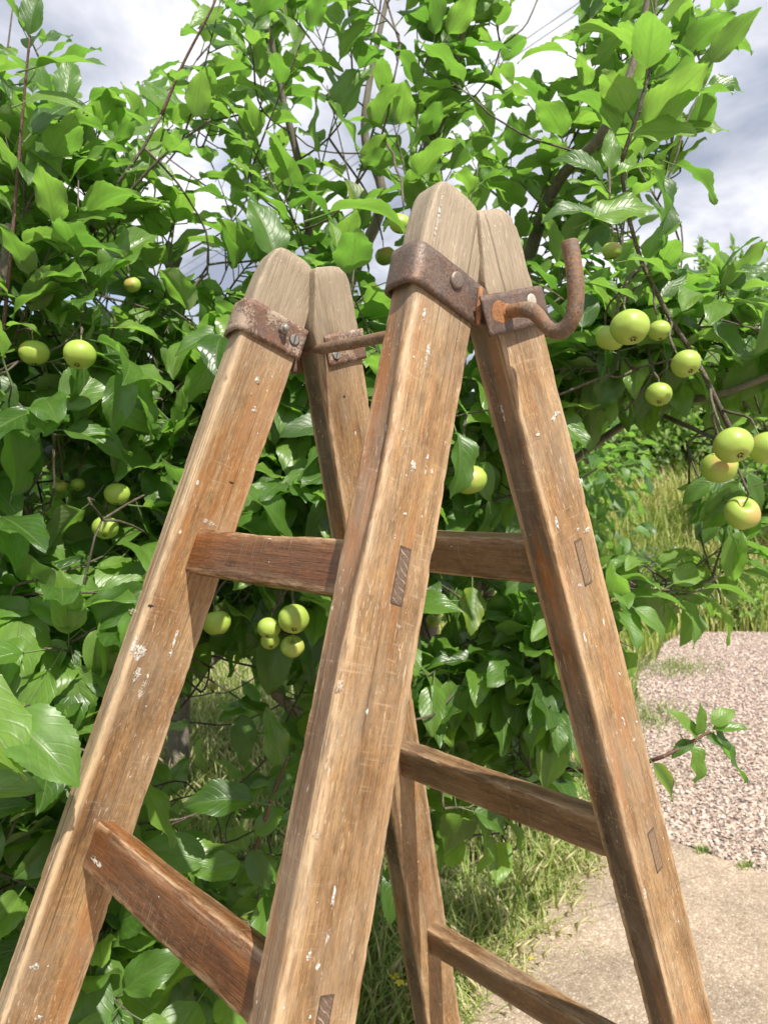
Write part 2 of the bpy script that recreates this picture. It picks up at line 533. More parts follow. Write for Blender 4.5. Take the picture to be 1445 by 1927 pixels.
def apple_mat():
    m, nt, b = new_mat('apple_skin')
    q = NB(nt)
    tc = nt.nodes.new('ShaderNodeTexCoord')
    oi = nt.nodes.new('ShaderNodeObjectInfo')
    tex = q.attr('luv').outputs['Vector']
    sep = nt.nodes.new('ShaderNodeSeparateXYZ'); q.l(tex, sep.inputs[0])   # x angle/2pi, y height 0..1 (0 = stalk)
    off = nt.nodes.new('ShaderNodeCombineXYZ'); q.l(q.math('MULTIPLY', oi.outputs['Random'], 8.), off.inputs[0])
    v = q.vmul(tc.outputs['Object'], (1, 1, 1), off.outputs[0])
    n = q.noise(v, 45, 3); n2 = q.noise(v, 18, 2)
    col = q.mix(q.ramp(n, (.35, 0.), (.65, 1.)), (.25, .38, .045), (.385, .475, .095))
    col = q.mix(q.math('MULTIPLY', q.ramp(sep.outputs[1], (.0, 1.), (.22, 0.)), .5), col, (.16, .30, .03))
    bl = nt.nodes.new('ShaderNodeNewGeometry')
    dt = nt.nodes.new('ShaderNodeVectorMath'); dt.operation = 'DOT_PRODUCT'
    q.l(tc.outputs['Normal'], dt.inputs[0]); dt.inputs[1].default_value = (.66, -.45, .6)
    bm = q.math('MULTIPLY', q.ramp(q.math('MULTIPLY_ADD', n2, .5, q.math('MULTIPLY', dt.outputs['Value'], .5)), (.55, 0.), (.85, 1.)),
                q.ramp(oi.outputs['Random'], (.2, .2), (.55, .9)))
    col = q.mix(bm, col, (.56, .25, .12))
    vv = q.voro(v, 330)
    col = q.mix(q.math('MULTIPLY', q.math('LESS_THAN', vv.outputs['Distance'], .16), .6), col, (.55, .60, .30))
    q.l(col, b.inputs['Base Color']); b.inputs['Roughness'].default_value = .44
    b.inputs['Subsurface Weight'].default_value = .12
    b.inputs['Subsurface Radius'].default_value = (.006, .008, .002)
    b.inputs['Subsurface Scale'].default_value = .6
    return m


def plain(name, c, rough=.6, metal=0., bump=0., scale=200.):
    m, nt, b = new_mat(name)
    q = NB(nt)
    tc = nt.nodes.new('ShaderNodeTexCoord')
    n = q.noise(tc.outputs['Object'], scale, 4, .65)
    q.l(q.mix(.6, c, q.ramp(n, (.3, .6), (.7, 1.25)), 'MULTIPLY'), b.inputs['Base Color'])
    b.inputs['Roughness'].default_value = rough; b.inputs['Metallic'].default_value = metal
    if bump: q.l(q.bump(n, bump, .001), b.inputs['Normal'])
    return m


def blade_mat(name, c0, c1, c2, trans=.3):
    m, nt, b = new_mat(name)
    q = NB(nt)
    a = q.attr('lv').outputs['Fac']
    col = q.ramp(a, (0., c0), (.55, c1), (1., c2))
    q.l(col, b.inputs['Base Color']); b.inputs['Roughness'].default_value = .55
    tr = nt.nodes.new('ShaderNodeBsdfTranslucent'); q.l(q.mix(.5, col, (1.8, 1.9, .8), 'MULTIPLY'), tr.inputs[0])
    ms = nt.nodes.new('ShaderNodeMixShader'); ms.inputs[0].default_value = trans
    q.l(b.outputs[0], ms.inputs[1]); q.l(tr.outputs[0], ms.inputs[2])
    q.l(ms.outputs[0], nt.nodes['Material Output'].inputs['Surface'])
    return m


def ground_mat(name, kind):
    m, nt, b = new_mat(name)
    q = NB(nt)
    tc = nt.nodes.new('ShaderNodeTexCoord'); v = tc.outputs['Object']
    if kind == 'soil':
        n = q.noise(v, 2.2, 6, .65); n2 = q.noise(v, 60, 5, .7)
        col = q.mix(q.ramp(n, (.4, 0.), (.6, 1.)), (.07, .095, .03), (.16, .155, .07))
        col = q.mix(.7, col, q.ramp(n2, (.3, .5), (.7, 1.3)), 'MULTIPLY')
        h = n2; dist = .03
    elif kind == 'gravel':
        vv = q.voro(v, 62); vv2 = q.voro(v, 110)
        c = q.ramp(q.noise(vv.outputs['Position'], 37., 1), (.3, (.30, .215, .185)), (.48, (.47, .37, .325)), (.62, (.58, .49, .445)), (.75, (.42, .29, .24)))
        col = q.mix(q.ramp(vv.outputs['Distance'], (.25, 0.), (.62, 1.)), c, (.17, .12, .10))
        h = q.math('SUBTRACT', 1., vv.outputs['Distance']); dist = .012
    else:
        vv = q.voro(v, 150); n = q.noise(v, 3.5, 5, .6); n2 = q.noise(v, 300, 3)
        c = q.ramp(q.noise(vv.outputs['Position'], 77., 1), (.28, (.21, .15, .105)), (.42, (.36, .275, .20)), (.58, (.47, .375, .285)), (.74, (.60, .51, .42)))
        col = q.mix(q.ramp(vv.outputs['Distance'], (.3, 0.), (.62, .85)), c, (.30, .225, .16))
        col = q.mix(.85, col, q.ramp(n, (.30, .62), (.62, 1.12)), 'MULTIPLY')
        n5 = q.noise(v, 11, 6, .7)
        col = q.mix(q.math('MULTIPLY', q.ramp(n5, (.56, 0.), (.70, 1.)), .45), col, (.20, .155, .105))
        h = q.math('ADD', q.math('SUBTRACT', 1., vv.outputs['Distance']), n2); dist = .003
    q.l(col, b.inputs['Base Color']); b.inputs['Roughness'].default_value = .85
    q.l(q.bump(h, .7, dist), b.inputs['Normal'])
    return m


STILE = wood_mat('stile_wood', (.370, .222, .098), (.205, .110, .044), (.31, .118, .030), varn=.8, rough=.62, grey=1.0)
RUNG = wood_mat('rung_wood', (.205, .080, .027), (.115, .042, .014), (.235, .078, .018), varn=.9, rough=.27, dust=.2, paint=.8, scuff=.8, seed=11)
RUNG_B = wood_mat('rung_wood_worn', (.20, .108, .048), (.115, .057, .025), (.16, .062, .02), dust=.5, varn=.5, rough=.5, paint=.6, scuff=.6, seed=23)
ENDG = endgrain_mat('end_grain', (.075, .045, .030), (.17, .112, .074), (.36, .27, .185))
ENDG_B = endgrain_mat('end_grain_pale', (.13, .080, .044), (.24, .158, .092), (.34, .24, .15))
STRAP = rust_mat('rusty_strap', (.125, .092, .080), (.165, .098, .066), (.34, .27, .2), .16, rough=.45, metal=.35)
PLATE = rust_mat('painted_rusty_plate', (.16, .10, .08), (.20, .10, .058), (.47, .39, .29), .5, rough=.6)
RODM = rust_mat('rusty_rod', (.135, .095, .070), (.235, .118, .05), (.31, .23, .15), .35, rough=.62)
ORANGE = rust_mat('bright_rust', (.25, .10, .035), (.34, .14, .045), (.30, .16, .08), .3, rough=.75)
SCREW = plain('old_zinc', (.36, .34, .31), .42, .7, .3, 900)
RIVET = plain('rivet_iron', (.20, .155, .125), .45, .4, .4, 500)
PALE_RIVET = plain('painted_rivet', (.46, .41, .35), .55, .1, .3, 700)
SLOT = plain('slot_shadow', (.03, .024, .02), .8)
LEAF = leaf_mat('apple_leaf', (.050, .114, .020), (.116, .240, .036), (.212, .362, .056), (.235, .33, .105), gloss=.34)
LEAF_FAR = leaf_mat('apple_leaf_far', (.040, .110, .020), (.085, .205, .030), (.16, .31, .045), (.20, .30, .10), gloss=.42)
BARK = bark_mat('apple_bark', (.10, .085, .065), (.22, .19, .15))
SHOOT = bark_mat('red_shoot_bark', (.085, .035, .028), (.16, .085, .055), 3.0, .55)
APPLE = apple_mat()
CALYX = plain('calyx_brown', (.09, .07, .035), .85, 0, .5, 900)
STALK = plain('stalk_green', (.16, .19, .06), .6)

# ------------------------------------------------------------------ ladder geometry (local leg frame: s down the leg, off across, y along the hinge)
LP = dict(thA=.32416, thB=.2854, gA=.04434, gB=-.03974, T=.03145, w=.22911, kA=.09188, kB=.09823, yB=-.00469, wB=.22403)


def leg_pt(frame, near, s, off, y):
    if frame == 'A':
        th = LP['thA']
        x = -LP['gA'] - math.sin(th) * s - math.cos(th) * off
        y0 = -LP['kA'] * s if near else LP['w'] + LP['kA'] * s
    else:
        th = LP['thB']
        x = LP['gB'] + math.sin(th) * s + math.cos(th) * off
        y0 = LP['yB'] - LP['kB'] * s if near else LP['yB'] + LP['wB'] + LP['kB'] * s
    return Vector((x, y0 + y, Z0 - math.cos(th) * s + math.sin(th) * off))


PROF = {
    'A': dict(i_s=[-.0648, -.0625, -.058, -.050, -.028, 0.0, .01], i_o=[.023, .0155, .0118, .0073, .0016, -.0003, 0],
              o_s=[-.0648, -.0625, -.058, -.050, -.036, -.015, .02], o_o=[.046, .0545, .0595, .0625, .0645, .0657, .0657], out=.0657, back=.0600),
    'B': dict(i_s=[-.0590, -.0575, -.050, -.02, 0.0, .012, .03], i_o=[.018, .0150, .0125, .0045, -.001, 0, 0],
              o_s=[-.0590, -.0572, -.050, -.0406, -.02, .0, .03], o_o=[.036, .0475, .0540, .0568, .0583, .0592, .0592], out=.0592, back=.0592),
}


def make_stile(frame, near, seed):
    pr = PROF[frame]
    T = LP['T']
    th = LP['thA'] if frame == 'A' else LP['thB']
    s_end = (Z0 + math.sin(th) * .03) / math.cos(th) - .002
    s0 = pr['i_s'][0]
    S = list(s0 + .0005 + (np.linspace(0, 1, 16) ** 1.7) * .06) + list(np.linspace(s0 + .064, s_end, 300))
    NF = {0: 12, 1: 12, 2: 5, 3: 7}                # stations inside the near, outer, far and inner faces
    NA = 5                                       # stations round each arris
    V = []; WC = []; ED = []; GV = []; BR = []
    n = sum(NF.values()) + 4 * NA
    for si, s in enumerate(S):
        i = interp(s, pr['i_s'], pr['i_o']); o = interp(s, pr['o_s'], pr['o_o'])
        topf = min(1.0, max(0.0, (s - s0) / .012))
        tilt = pr['out'] - pr['back']
        cor = [Vector((i, 0, 0)), Vector((o - tilt * .15, 0, 0)), Vector((o - tilt, T, 0)), Vector((i, T, 0))]
        # a long hollow down the front of the nearest stile
        rads = []
        for c in range(4):
            r = .0030 + .0013 * mn.noise(Vector((seed + c * 3.1, s * 9, 0)))
            if c == 1 and frame == 'A': r = (.0054 if near else .0040) + .0026 * mn.noise(Vector((seed, s * 6, 2)))
            if c == 2 and frame == 'A': r = .0042 + .002 * mn.noise(Vector((seed, s * 8, 5)))
            if c == 0 and frame == 'B': r = .0024 + .0012 * mn.noise(Vector((seed, s * 11, 7)))
            rads.append(min(r, (o - i) * .3))
        row = []
        for c in range(4):
            p = cor[c]; pv = cor[(c - 1) % 4]; nxt = cor[(c + 1) % 4]
            a = p + (pv - p).normalized() * rads[c]; b_ = p + (nxt - p).normalized() * rads[c]
            for k in range(NA):
                t = k / (NA - 1)
                row.append((a * (1 - t) ** 2 + p * 2 * t * (1 - t) + b_ * t * t, 1.0 - .25 * abs(t - .5), c, -1))
            e2 = nxt + (p - nxt).normalized() * rads[(c + 1) % 4]
            for k in range(NF[c]):
                t = (k + 1) / (NF[c] + 1)
                q = b_.lerp(e2, t)
                dd = min((q - b_).length, (e2 - q).length)
                row.append((q, max(0.0, .8 - dd / .0035), c, c))
        for p, ed, c, face in row:
            off, y = p.x, p.y
            if topf < 1:
                y = T / 2 + (y - T / 2) * (1 - .16 * (1 - topf) ** 2)
            und = mn.noise(Vector((off * 30 + seed * 5.1, y * 30, s * 11))) * .00025 + mn.noise(Vector((off * 90 + seed, y * 90, s * 40))) * .00018
            chip = max(0.0, mn.noise(Vector((seed * 3.3 + c * 2.7, off * 20, s * 38))) - .20) * .0020 * ed
            chip += max(0.0, mn.noise(Vector((seed * 1.7 + c, y * 60, s * 120))) - .18) * .0022 * ed
            cx_, cy_ = (off - (i + o) / 2), (y - T / 2)
            ln = math.hypot(cx_, cy_) + 1e-6
            off += -cx_ / ln * chip; y += -cy_ / ln * chip
            if face == 0: y += und
            elif face == 2: y -= und
            else: off += und
            br = 0.0; gv = 0.0
            if frame == 'A' and (face == 1 or (face == -1 and c in (1, 2))):
                if near:
                    hol = math.exp(-((s - .17) / .085) ** 2) * max(0, 1 - abs(y / T - .38) / .45)
                    off -= .0075 * hol
                    br = .9 if face == 1 else 0.35
                else:
                    g_ = mn.noise(Vector((y * 330 + seed, off * 20, s * 2.5))) + .5 * mn.noise(Vector((y * 800, seed, s * 5)))
                    off -= .0011 * max(-.4, g_) * (1 if face == 1 else .4)
                    gv = 1.0
            if frame == 'B' and (face == 3): br = 1.0  # inner faces of frame B carry their shade as darker wood colour
            V.append(leg_pt(frame, near, s, off, y))
            WC.append((off, y, s)); ED.append(min(1.0, ed)); GV.append(gv); BR.append(br)
    Fc = grid_faces(len(S), n)
    # end caps: fans with a slightly domed middle
    for row, sgn, ds in ((0, 1, -.0022), (len(S) - 1, -1, 0)):
        idx = [row * n + k for k in range(n)]
        c = sum((V[k] for k in idx), Vector()) / n
        s = S[row]
        if row == 0:
            th_ = LP['thA'] if frame == 'A' else LP['thB']
            c = c + Vector((math.sin(th_) * (1 if frame == 'A' else -1), 0, math.cos(th_))) * .0022
        V.append(c); WC.append((.03, .015, s)); ED.append(.2); GV.append(0.); BR.append(0.)
        ci = len(V) - 1
        for k in range(n):
            a, b_ = idx[k], idx[(k + 1) % n]
            Fc.append((ci, b_, a) if sgn < 0 else (ci, a, b_))
    if frame == 'A':
        Fc = [f[::-1] for f in Fc]
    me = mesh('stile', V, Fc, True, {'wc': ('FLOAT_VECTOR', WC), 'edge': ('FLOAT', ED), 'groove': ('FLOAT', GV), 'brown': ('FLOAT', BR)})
    me.materials.append(STILE)
    return me


def fix_normals(me):
    import bmesh
    bm = bmesh.new(); bm.from_mesh(me)
    bmesh.ops.recalc_face_normals(bm, faces=bm.faces)
    bm.to_mesh(me); bm.free()
    return me


ladder = empty('step_ladder', (-.04, .11, 0))
tag(ladder, 'weathered wooden painter\'s step ladder with rusty iron hinge straps, standing open', 'ladder')
for frame, near, seed in (('A', True, 1.3), ('A', False, 4.1), ('B', True, 7.7), ('B', False, 9.9)):
    o = link('stile', fix_normals(make_stile(frame, near, seed)), None, ladder)
    o['label'] = {('A', True): 'nearest stile with a split, hollowed front edge', ('A', False): 'grooved weathered stile furthest from the hook',
                  ('B', True): 'stile below the hook with a dusty inner edge, its shade painted in brown', ('B', False): 'rear stile seen behind the nearest one'}[(frame, near)]


def make_rung(frame, k, seed):
    A = frame == 'A'
    s = (.23997 if A else .24003) + k * .275
    h = .04285 if A else .04325
    t = .0209
    off = .02904 if A else .03297
    T = LP['T']
    y0 = leg_pt(frame, True, s, 0, 0).y + T - .004
    y1 = leg_pt(frame, False, s, 0, 0).y + .004
    org = leg_pt(frame, True, s, off, 0); org.y = 0
    a = leg_pt(frame, True, s + .1, off, 0); a.y = 0; ds = (a - org) / .1       # down the leg
    a = leg_pt(frame, True, s, off + .1, 0); a.y = 0; do = (a - org) / .1       # towards the outside
    nst, m, rr = 60, 6, .0030
    ring = []
    def e(tt): return max(0.0, 1 - min(tt, 1 - tt) / .16)
    for q in range(m): ring.append((q / m, 0))
    for q in range(4): ring.append((1, q / 4))
    for q in range(m): ring.append((1 - q / m, 1))
    for q in range(4): ring.append((0, 1 - q / 4))
    def crowd(tt): return .5 - .5 * math.cos(math.pi * tt)
    V = []; WC = []; ED = []
    for i in range(nst):
        y = y0 + (y1 - y0) * i / (nst - 1)
        for fx, fy in ring:
            u = (crowd(fx) - .5) * h; v = (crowd(fy) - .5) * t
            dx = h / 2 - abs(u); dy = t / 2 - abs(v)
            r = rr + .0012 * mn.noise(Vector((seed, y * 25, fx * 2)))
            if fx < .3: r += .0012
            if dx < r and dy < r:
                ax, ay = r - dx, r - dy; l = math.hypot(ax, ay)
                if l > r: ax, ay = ax * r / l, ay * r / l
                u = math.copysign(h / 2 - r + ax, u); v = math.copysign(t / 2 - r + ay, v)
            ed = max(0.0, 1 - min(dx + dy, .012) / .006)
            # the tread is worn down a little in the middle
            wear = .0022 * math.exp(-((i / nst - .55) / .3) ** 2) * max(0, -u / (h / 2)) ** 3
            u += wear
            nn = mn.noise(Vector((u * 60 + seed, v * 60, y * 30))) * .0004
            u += nn * (1 if u > 0 else -1); v += nn * .7
            chip = max(0.0, mn.noise(Vector((seed + fx * 3, fy * 3, y * 90))) - .25) * .003 * ed
            u -= math.copysign(chip, u); v -= math.copysign(chip, v)
            V.append(org + ds * u + do * v + Vector((0, y, 0)))
            WC.append((u, v, y)); ED.append(min(1, ed))
    Fc = grid_faces(nst, len(ring))
    n = len(ring)
    Fc.append(tuple(range(n))); Fc.append(tuple(range((nst - 1) * n, nst * n))[::-1])
    me = fix_normals(mesh('rung', V, Fc, True, {'wc': ('FLOAT_VECTOR', WC), 'edge': ('FLOAT', ED)}))
    me.materials.append(RUNG if A else RUNG_B)
    ro = link('rung', me, None, ladder)
    # the tenon ends showing in the outer faces of both stiles
    tw, th_ = .0108, h - .003
    for near in (True, False):
        yb = leg_pt(frame, near, s, 0, 0).y + (0 if near else T)
        ya, yc = (yb - .0005, yb + .004) if near else (yb - .004, yb + .0005)
        Vt = []; Wt = []; Et = []; Ft = []
        us = [-.5, -.42, 0, .42, .5]; vs = [-.5, -.36, 0, .36, .5]
        slope = LP['kA'] if A else LP['kB']
        for side in (0, 1):
            for uu in us:
                for vv in vs:
                    u, v = uu * th_, vv * tw
                    yy = (ya, yc)[side] + (-slope * u if near else slope * u)
                    Vt.append(org + ds * u + do * v + Vector((0, yy, 0)))
                    Wt.append((v, 0, u)); Et.append(1.0 if abs(uu) == .5 or abs(vv) == .5 else 0.0)
        for i in range(4):
            for j in range(4):
                a_ = i * 5 + j
                Ft.append((a_, a_ + 1, a_ + 6, a_ + 5)); Ft.append((25 + a_, 25 + a_ + 5, 25 + a_ + 6, 25 + a_ + 1))
        bd = [0, 1, 2, 3, 4, 9, 14, 19, 24, 23, 22, 21, 20, 15, 10, 5]
        for k2 in range(16):
            a_, b_ = bd[k2], bd[(k2 + 1) % 16]
            Ft.append((a_, a_ + 25, b_ + 25, b_))
        mt = fix_normals(mesh('tenon', Vt, Ft, False, {'wc': ('FLOAT_VECTOR', Wt), 'edge': ('FLOAT', Et)}))
        mt.materials.append(ENDG if A else ENDG_B)
        link('tenon', mt, None, ro)
    return ro


for frame in 'AB':
    for k in range(5):
        make_rung(frame, k, (3.1 if frame == 'A' else 17.3) + k * 5.7)


def make_strap(frame, near, s0, s1, path, th, mat, round_end=False, lift=0.0):
    """bent flat iron: path in (off, y) is its middle line, extruded from s0 to s1 down the leg"""
    P = [Vector((a, b, 0)) for a, b in path]
    P = [Vector((p.x, p.y, 0)) for p in catmull(P, 5)]
    ns = 8
    V = []
    L = len(P)
    inner, outer = [], []
    for i, p in enumerate(P):
        t = (P[min(i + 1, L - 1)] - P[max(i - 1, 0)]).normalized()
        nrm = Vector((-t.y, t.x, 0))
        inner.append(p + nrm * th / 2); outer.append(p - nrm * th / 2)
    def station(i, f, side):
        p = (inner, outer)[side][i]
        a, b_ = s0, s1
        if round_end:
            d = (P[i] - P[0]).length
            R = (s1 - s0) / 2
            if i < L // 2 and d < R:
                half = R * math.sqrt(max(0, 1 - ((R - d) / R) ** 2)) * .55 + R * .45
                a, b_ = (s0 + s1) / 2 - half, (s0 + s1) / 2 + half
        s = a + (b_ - a) * f
        wob = mn.noise(Vector((p.x * 60, f * 3, p.y * 60 + s0 * 50))) * .0004
        return leg_pt(frame, near, s + wob, p.x, p.y + wob)
    for side in (0, 1):
        for i in range(L):
            for k in range(ns):
                V.append(station(i, k / (ns - 1), side))
    F = []
    B = L * ns
    for i in range(L - 1):
        for k in range(ns - 1):
            a = i * ns + k
            F.append((a, a + 1, a + ns + 1, a + ns)); F.append((B + a, B + a + ns, B + a + ns + 1, B + a + 1))
        a = i * ns
        F.append((a, a + ns, B + a + ns, B + a))
        a = i * ns + ns - 1
        F.append((a, B + a, B + a + ns, a + ns))
    for k in range(ns - 1):
        F.append((k, B + k, B + k + 1, k + 1))
        a = (L - 1) * ns + k
        F.append((a, a + 1, B + a + 1, B + a))
    me = fix_normals(mesh('hinge_strap', V, F, False))
    import bmesh
    bm = bmesh.new(); bm.from_mesh(me)
    sharp = [e for e in bm.edges if len(e.link_faces) == 2 and e.calc_face_angle() > .9]
    bmesh.ops.bevel(bm, geom=sharp, offset=.0005, segments=2, affect='EDGES')
    for f in bm.faces: f.smooth = True
    bm.to_mesh(me); bm.free()
    o = link('hinge_strap', me, mat, ladder)
    return o


def disc(frame, near, s, off, y, r, h, dome, name, mat, parent, slot=False, nut=False):
    """a round head on the near face, its axis along the hinge, facing -y"""
    c = leg_pt(frame, near, s, off, y)
    V = []; F = []
    n = 6 if nut else 20
    prof = [(1.0, 0), (1.0, .5), (.94, .8), (.7, .93), (.35, .99)] if dome else [(1.0, 0), (1.0, .8), (.92, 1.0), (.5, 1.0)]
    for rr, hh in prof:
        for k in range(n):
            a = 2 * math.pi * k / n + .3
            V.append(c + Vector((r * rr * math.cos(a), -h * hh, r * rr * math.sin(a))))
    F = grid_faces(len(prof), n)
    V.append(c + Vector((0, -h, 0)))
    b = (len(prof) - 1) * n
    for k in range(n): F.append((len(V) - 1, b + k, b + (k + 1) % n))
    me = fix_normals(mesh(name, V, F, dome))
    o = link(name, me, mat, parent)
    if slot:
        a = .25
        d = Vector((math.sin(a), 0, math.cos(a))); w = Vector((math.cos(a), 0, -math.sin(a)))
        y1 = Vector((0, -h - .00015, 0)); VV = []
        for yy in (Vector((0, -h + .0004, 0)), y1):
            for du, dw in ((-1, -1), (1, -1), (1, 1), (-1, 1)):
                VV.append(c + d * du * r * .9 + w * dw * r * .13 + yy)
        FF = [(0, 1, 2, 3), (7, 6, 5, 4), (0, 4, 5, 1), (1, 5, 6, 2), (2, 6, 7, 3), (3, 7, 4, 0)]
        link('slot', fix_normals(mesh('slot', VV, FF, False)), SLOT, o)
        # dark countersink ring round the head
        VV, FF = [], []
        for rr, hh in ((r * 1.0, .0002), (r * 1.22, .0002), (r * 1.22, -.0006), (r * 1.0, -.0006)):
            for k in range(24):
                t = 2 * math.pi * k / 24
                VV.append(c + Vector((rr * math.cos(t), -hh, rr * math.sin(t))))
        for i in range(4):
            for k in range(24):
                FF.append((i * 24 + k, i * 24 + (k + 1) % 24, ((i + 1) % 4) * 24 + (k + 1) % 24, ((i + 1) % 4) * 24 + k))
        link('countersink', fix_normals(mesh('countersink', VV, FF, False)), SLOT, o)
    return o


T_ = LP['T']
# frame A, near: wraps from the hinge eye over the outer edge to the back face
pathA = [(-.0150, -.0022), (.0, -.0022), (.02, -.0022), (.045, -.0022), (.0585, -.0024), (.0655, -.0008), (.0690, .0050), (.0680, .016), (.0660, .027), (.0620, .0335), (.05, T_ + .0022), (.02, T_ + .0022), (-.012, T_ + .0022)]
st = make_strap('A', True, .0005, .0345, pathA, .0030, STRAP, True)
st['label'] = 'dark rusty strap with one domed rivet'
disc('A', True, .0128, .0295, -.0036, .0068, .0034, True, 'rivet', RIVET, st)
pathA2 = [(-.0030, -.0020), (.02, -.0020), (.045, -.0020), (.0590, -.0022), (.0660, -.0006), (.0690, .0050), (.0680, .016), (.0660, .027), (.0620, .0335), (.05, T_ + .002), (.02, T_ + .002), (-.02, T_ + .002)]
st = make_strap('A', False, -.0008, .0312, pathA2, .0026, PLATE)
st['label'] = 'rusty strap with pale paint, a bolt and a slotted screw'
b1 = disc('A', False, .0110, .0262, -.0032, .0052, .0042, False, 'nut', SCREW, st, nut=True)
disc('A', False, .0110, .0262, -.0074, .0032, .0042, True, 'bolt_end', SCREW, st)
disc('A', False, .0145, .0098, -.0033, .0051, .0006, False, 'screw', SCREW, st, slot=True)
# frame B, near: the plate the hook passes through, lapping over the strap of frame A
pathB = [(-.0225, -.0088), (-.01, -.0088), (.01, -.0080), (.035, -.0068), (.0545, -.0060), (.0620, -.0035), (.0635, .004), (.0630, .018), (.0610, .030), (.055, T_ + .0022), (.03, T_ + .0022), (.0, T_ + .0022)]
st = make_strap('B', True, .0070, .0385, pathB, .0032, STRAP)
st['label'] = 'rusty hinge plate pierced by the hook'
disc('B', True, .0182, .0395, -.0083, .0058, .0011, True, 'rivet', PALE_RIVET, st)
pathB2 = [(.0105, -.0020), (.03, -.0020), (.048, -.0020), (.0575, -.0022), (.0628, .0), (.0635, .006), (.0630, .018), (.0610, .030), (.055, T_ + .002), (.03, T_ + .002), (-.012, T_ + .002)]
st = make_strap('B', False, .0070, .0385, pathB2, .0026, PLATE)
st['label'] = 'pale painted hinge plate behind the iron rod'
disc('B', False, .0285, .0205, -.0033, .0042, .0012, False, 'screw', SCREW, st, slot=True)
disc('B', False, .0190, .0440, -.0033, .0046, .0025, True, 'rivet', RIVET, st)

# paint splashed and dribbled on the wide faces, and a few nail holes
PAINT = plain('old_white_paint', (.66, .63, .57), .65, 0, .5, 700)


def worn(m):
    nt = m.node_tree; q = NB(nt)
    tc = nt.nodes.new('ShaderNodeTexCoord')
    a = q.math('ADD', q.math('MULTIPLY', q.noise(tc.outputs['Object'], 520, 5, .7), .6), q.math('MULTIPLY', q.noise(tc.outputs['Object'], 130, 3), .4))
    q.l(q.ramp(a, (.44, 0.), (.56, .95)), nt.nodes['Principled BSDF'].inputs['Alpha'])


worn(PAINT)
DUST = plain('rubbed_filler', (.50, .42, .32), .8, 0, .5, 900)
worn(DUST)


def on_face(frame, near, px, py):
    a = leg_pt(frame, near, 0, 0, 0); u = leg_pt(frame, near, 1, 0, 0) - a; v = leg_pt(frame, near, 0, 1, 0) - a
    d = at(px, py, 1.0) - CAM
    M = Matrix((u, v, -d)).transposed()
    r = M.inverted() @ (CAM - a)
    return r.x, r.y


STILES = {(f, n_): o for (f, n_), o in zip((('A', True), ('A', False), ('B', True), ('B', False)), [c for c in ladder.children if c.name.startswith('stile')])}


def splash(frame, near, px, py, w, h, mat, name='paint_splash', lift=.0006, slant=0.0):
    s, off = on_face(frame, near, px, py)
    s2, o2 = on_face(frame, near, px, py + h / 2)
    s3, o3 = on_face(frame, near, px + w / 2, py)
    hs, ho = abs(s2 - s) * .85, abs(o3 - off) * .72
    V, F = [], []
    n = 40
    sd_ = px * .37 + py * .11
    for ring_, k_ in ((1.0, 0.0), (.82, 1.0)):
        for k in range(n):
            a = 2 * math.pi * k / n
            r = ring_ * (1 + .55 * mn.noise(Vector((math.cos(a) * 1.3 + sd_, math.sin(a) * 1.3, sd_))) + .35 * mn.noise(Vector((math.cos(a) * 4 + sd_, math.sin(a) * 4, 1))) + .3 * mn.noise(Vector((math.cos(a) * 11 + sd_, math.sin(a) * 11, 2))))
            ss, oo = s + math.sin(a) * r * hs, off + math.cos(a) * r * ho + slant * math.sin(a) * r * hs
            V.append(leg_pt(frame, near, ss, oo, -lift * (.1 + .9 * k_)))
    V.append(leg_pt(frame, near, s, off, -lift * 1.05))
    F = grid_faces(2, n) + [(2 * n, n + k, n + (k + 1) % n) for k in range(n)]
    link(name, fix_normals(mesh(name, V, F, True)), mat, STILES[(frame, near)])


for a in (('A', True, 798, 592, 9, 46), ('A', True, 803, 668, 10, 62), ('A', True, 778, 674, 6, 12), ('A', True, 778, 878, 17, 26), ('A', True, 802, 872, 6, 44), ('A', True, 812, 888, 4, 12),
          ('A', True, 762, 968, 9, 9), ('A', True, 758, 808, 5, 8), ('A', True, 582, 1800, 12, 22), ('A', True, 598, 1820, 10, 22), ('A', True, 583, 1914, 6, 9), ('A', True, 627, 1690, 7, 56),
          ('A', True, 826, 400, 6, 92), ('A', True, 818, 440, 4, 40), ('A', True, 750, 1180, 5, 8), ('A', True, 690, 1340, 5, 14),
          ('A', False, 479, 771, 15, 15), ('A', False, 484, 716, 13, 18), ('A', False, 473, 740, 6, 8), ('A', False, 263, 1226, 28, 34), ('A', False, 254, 1212, 12, 44), ('A', False, 329, 1206, 7, 56), ('A', False, 322, 1232, 9, 16),
          ('A', False, 258, 1270, 16, 36), ('A', False, 73, 1914, 20, 9), ('A', False, 66, 1818, 24, 22), ('A', False, 312, 1300, 4, 10), ('A', False, 275, 1330, 4, 6), ('A', False, 385, 1000, 6, 9),
          ('B', True, 1046, 780, 22, 12), ('B', True, 1040, 788, 10, 12), ('B', True, 1012, 818, 9, 8), ('B', True, 1104, 998, 22, 10), ('B', True, 1088, 996, 10, 8), ('B', True, 1047, 985, 6, 34), ('B', True, 1056, 1002, 6, 16), ('B', True, 1172, 1358, 7, 24),
          ('B', True, 1165, 1268, 5, 8), ('B', True, 1092, 905, 10, 14), ('B', True, 1090, 1102, 9, 12), ('B', True, 1276, 1735, 5, 10), ('B', True, 1196, 1360, 9, 6)):
    splash(*a, PAINT)
for a in (('A', True, 598, 1572, 22, 26), ('A', True, 640, 1290, 18, 24), ('A', False, 395, 985, 40, 16), ('A', False, 250, 1150, 20, 14), ('A', False, 268, 1300, 16, 40), ('B', True, 1190, 1395, 18, 8)):
    splash(*a, DUST, 'dust_smear', .0003)
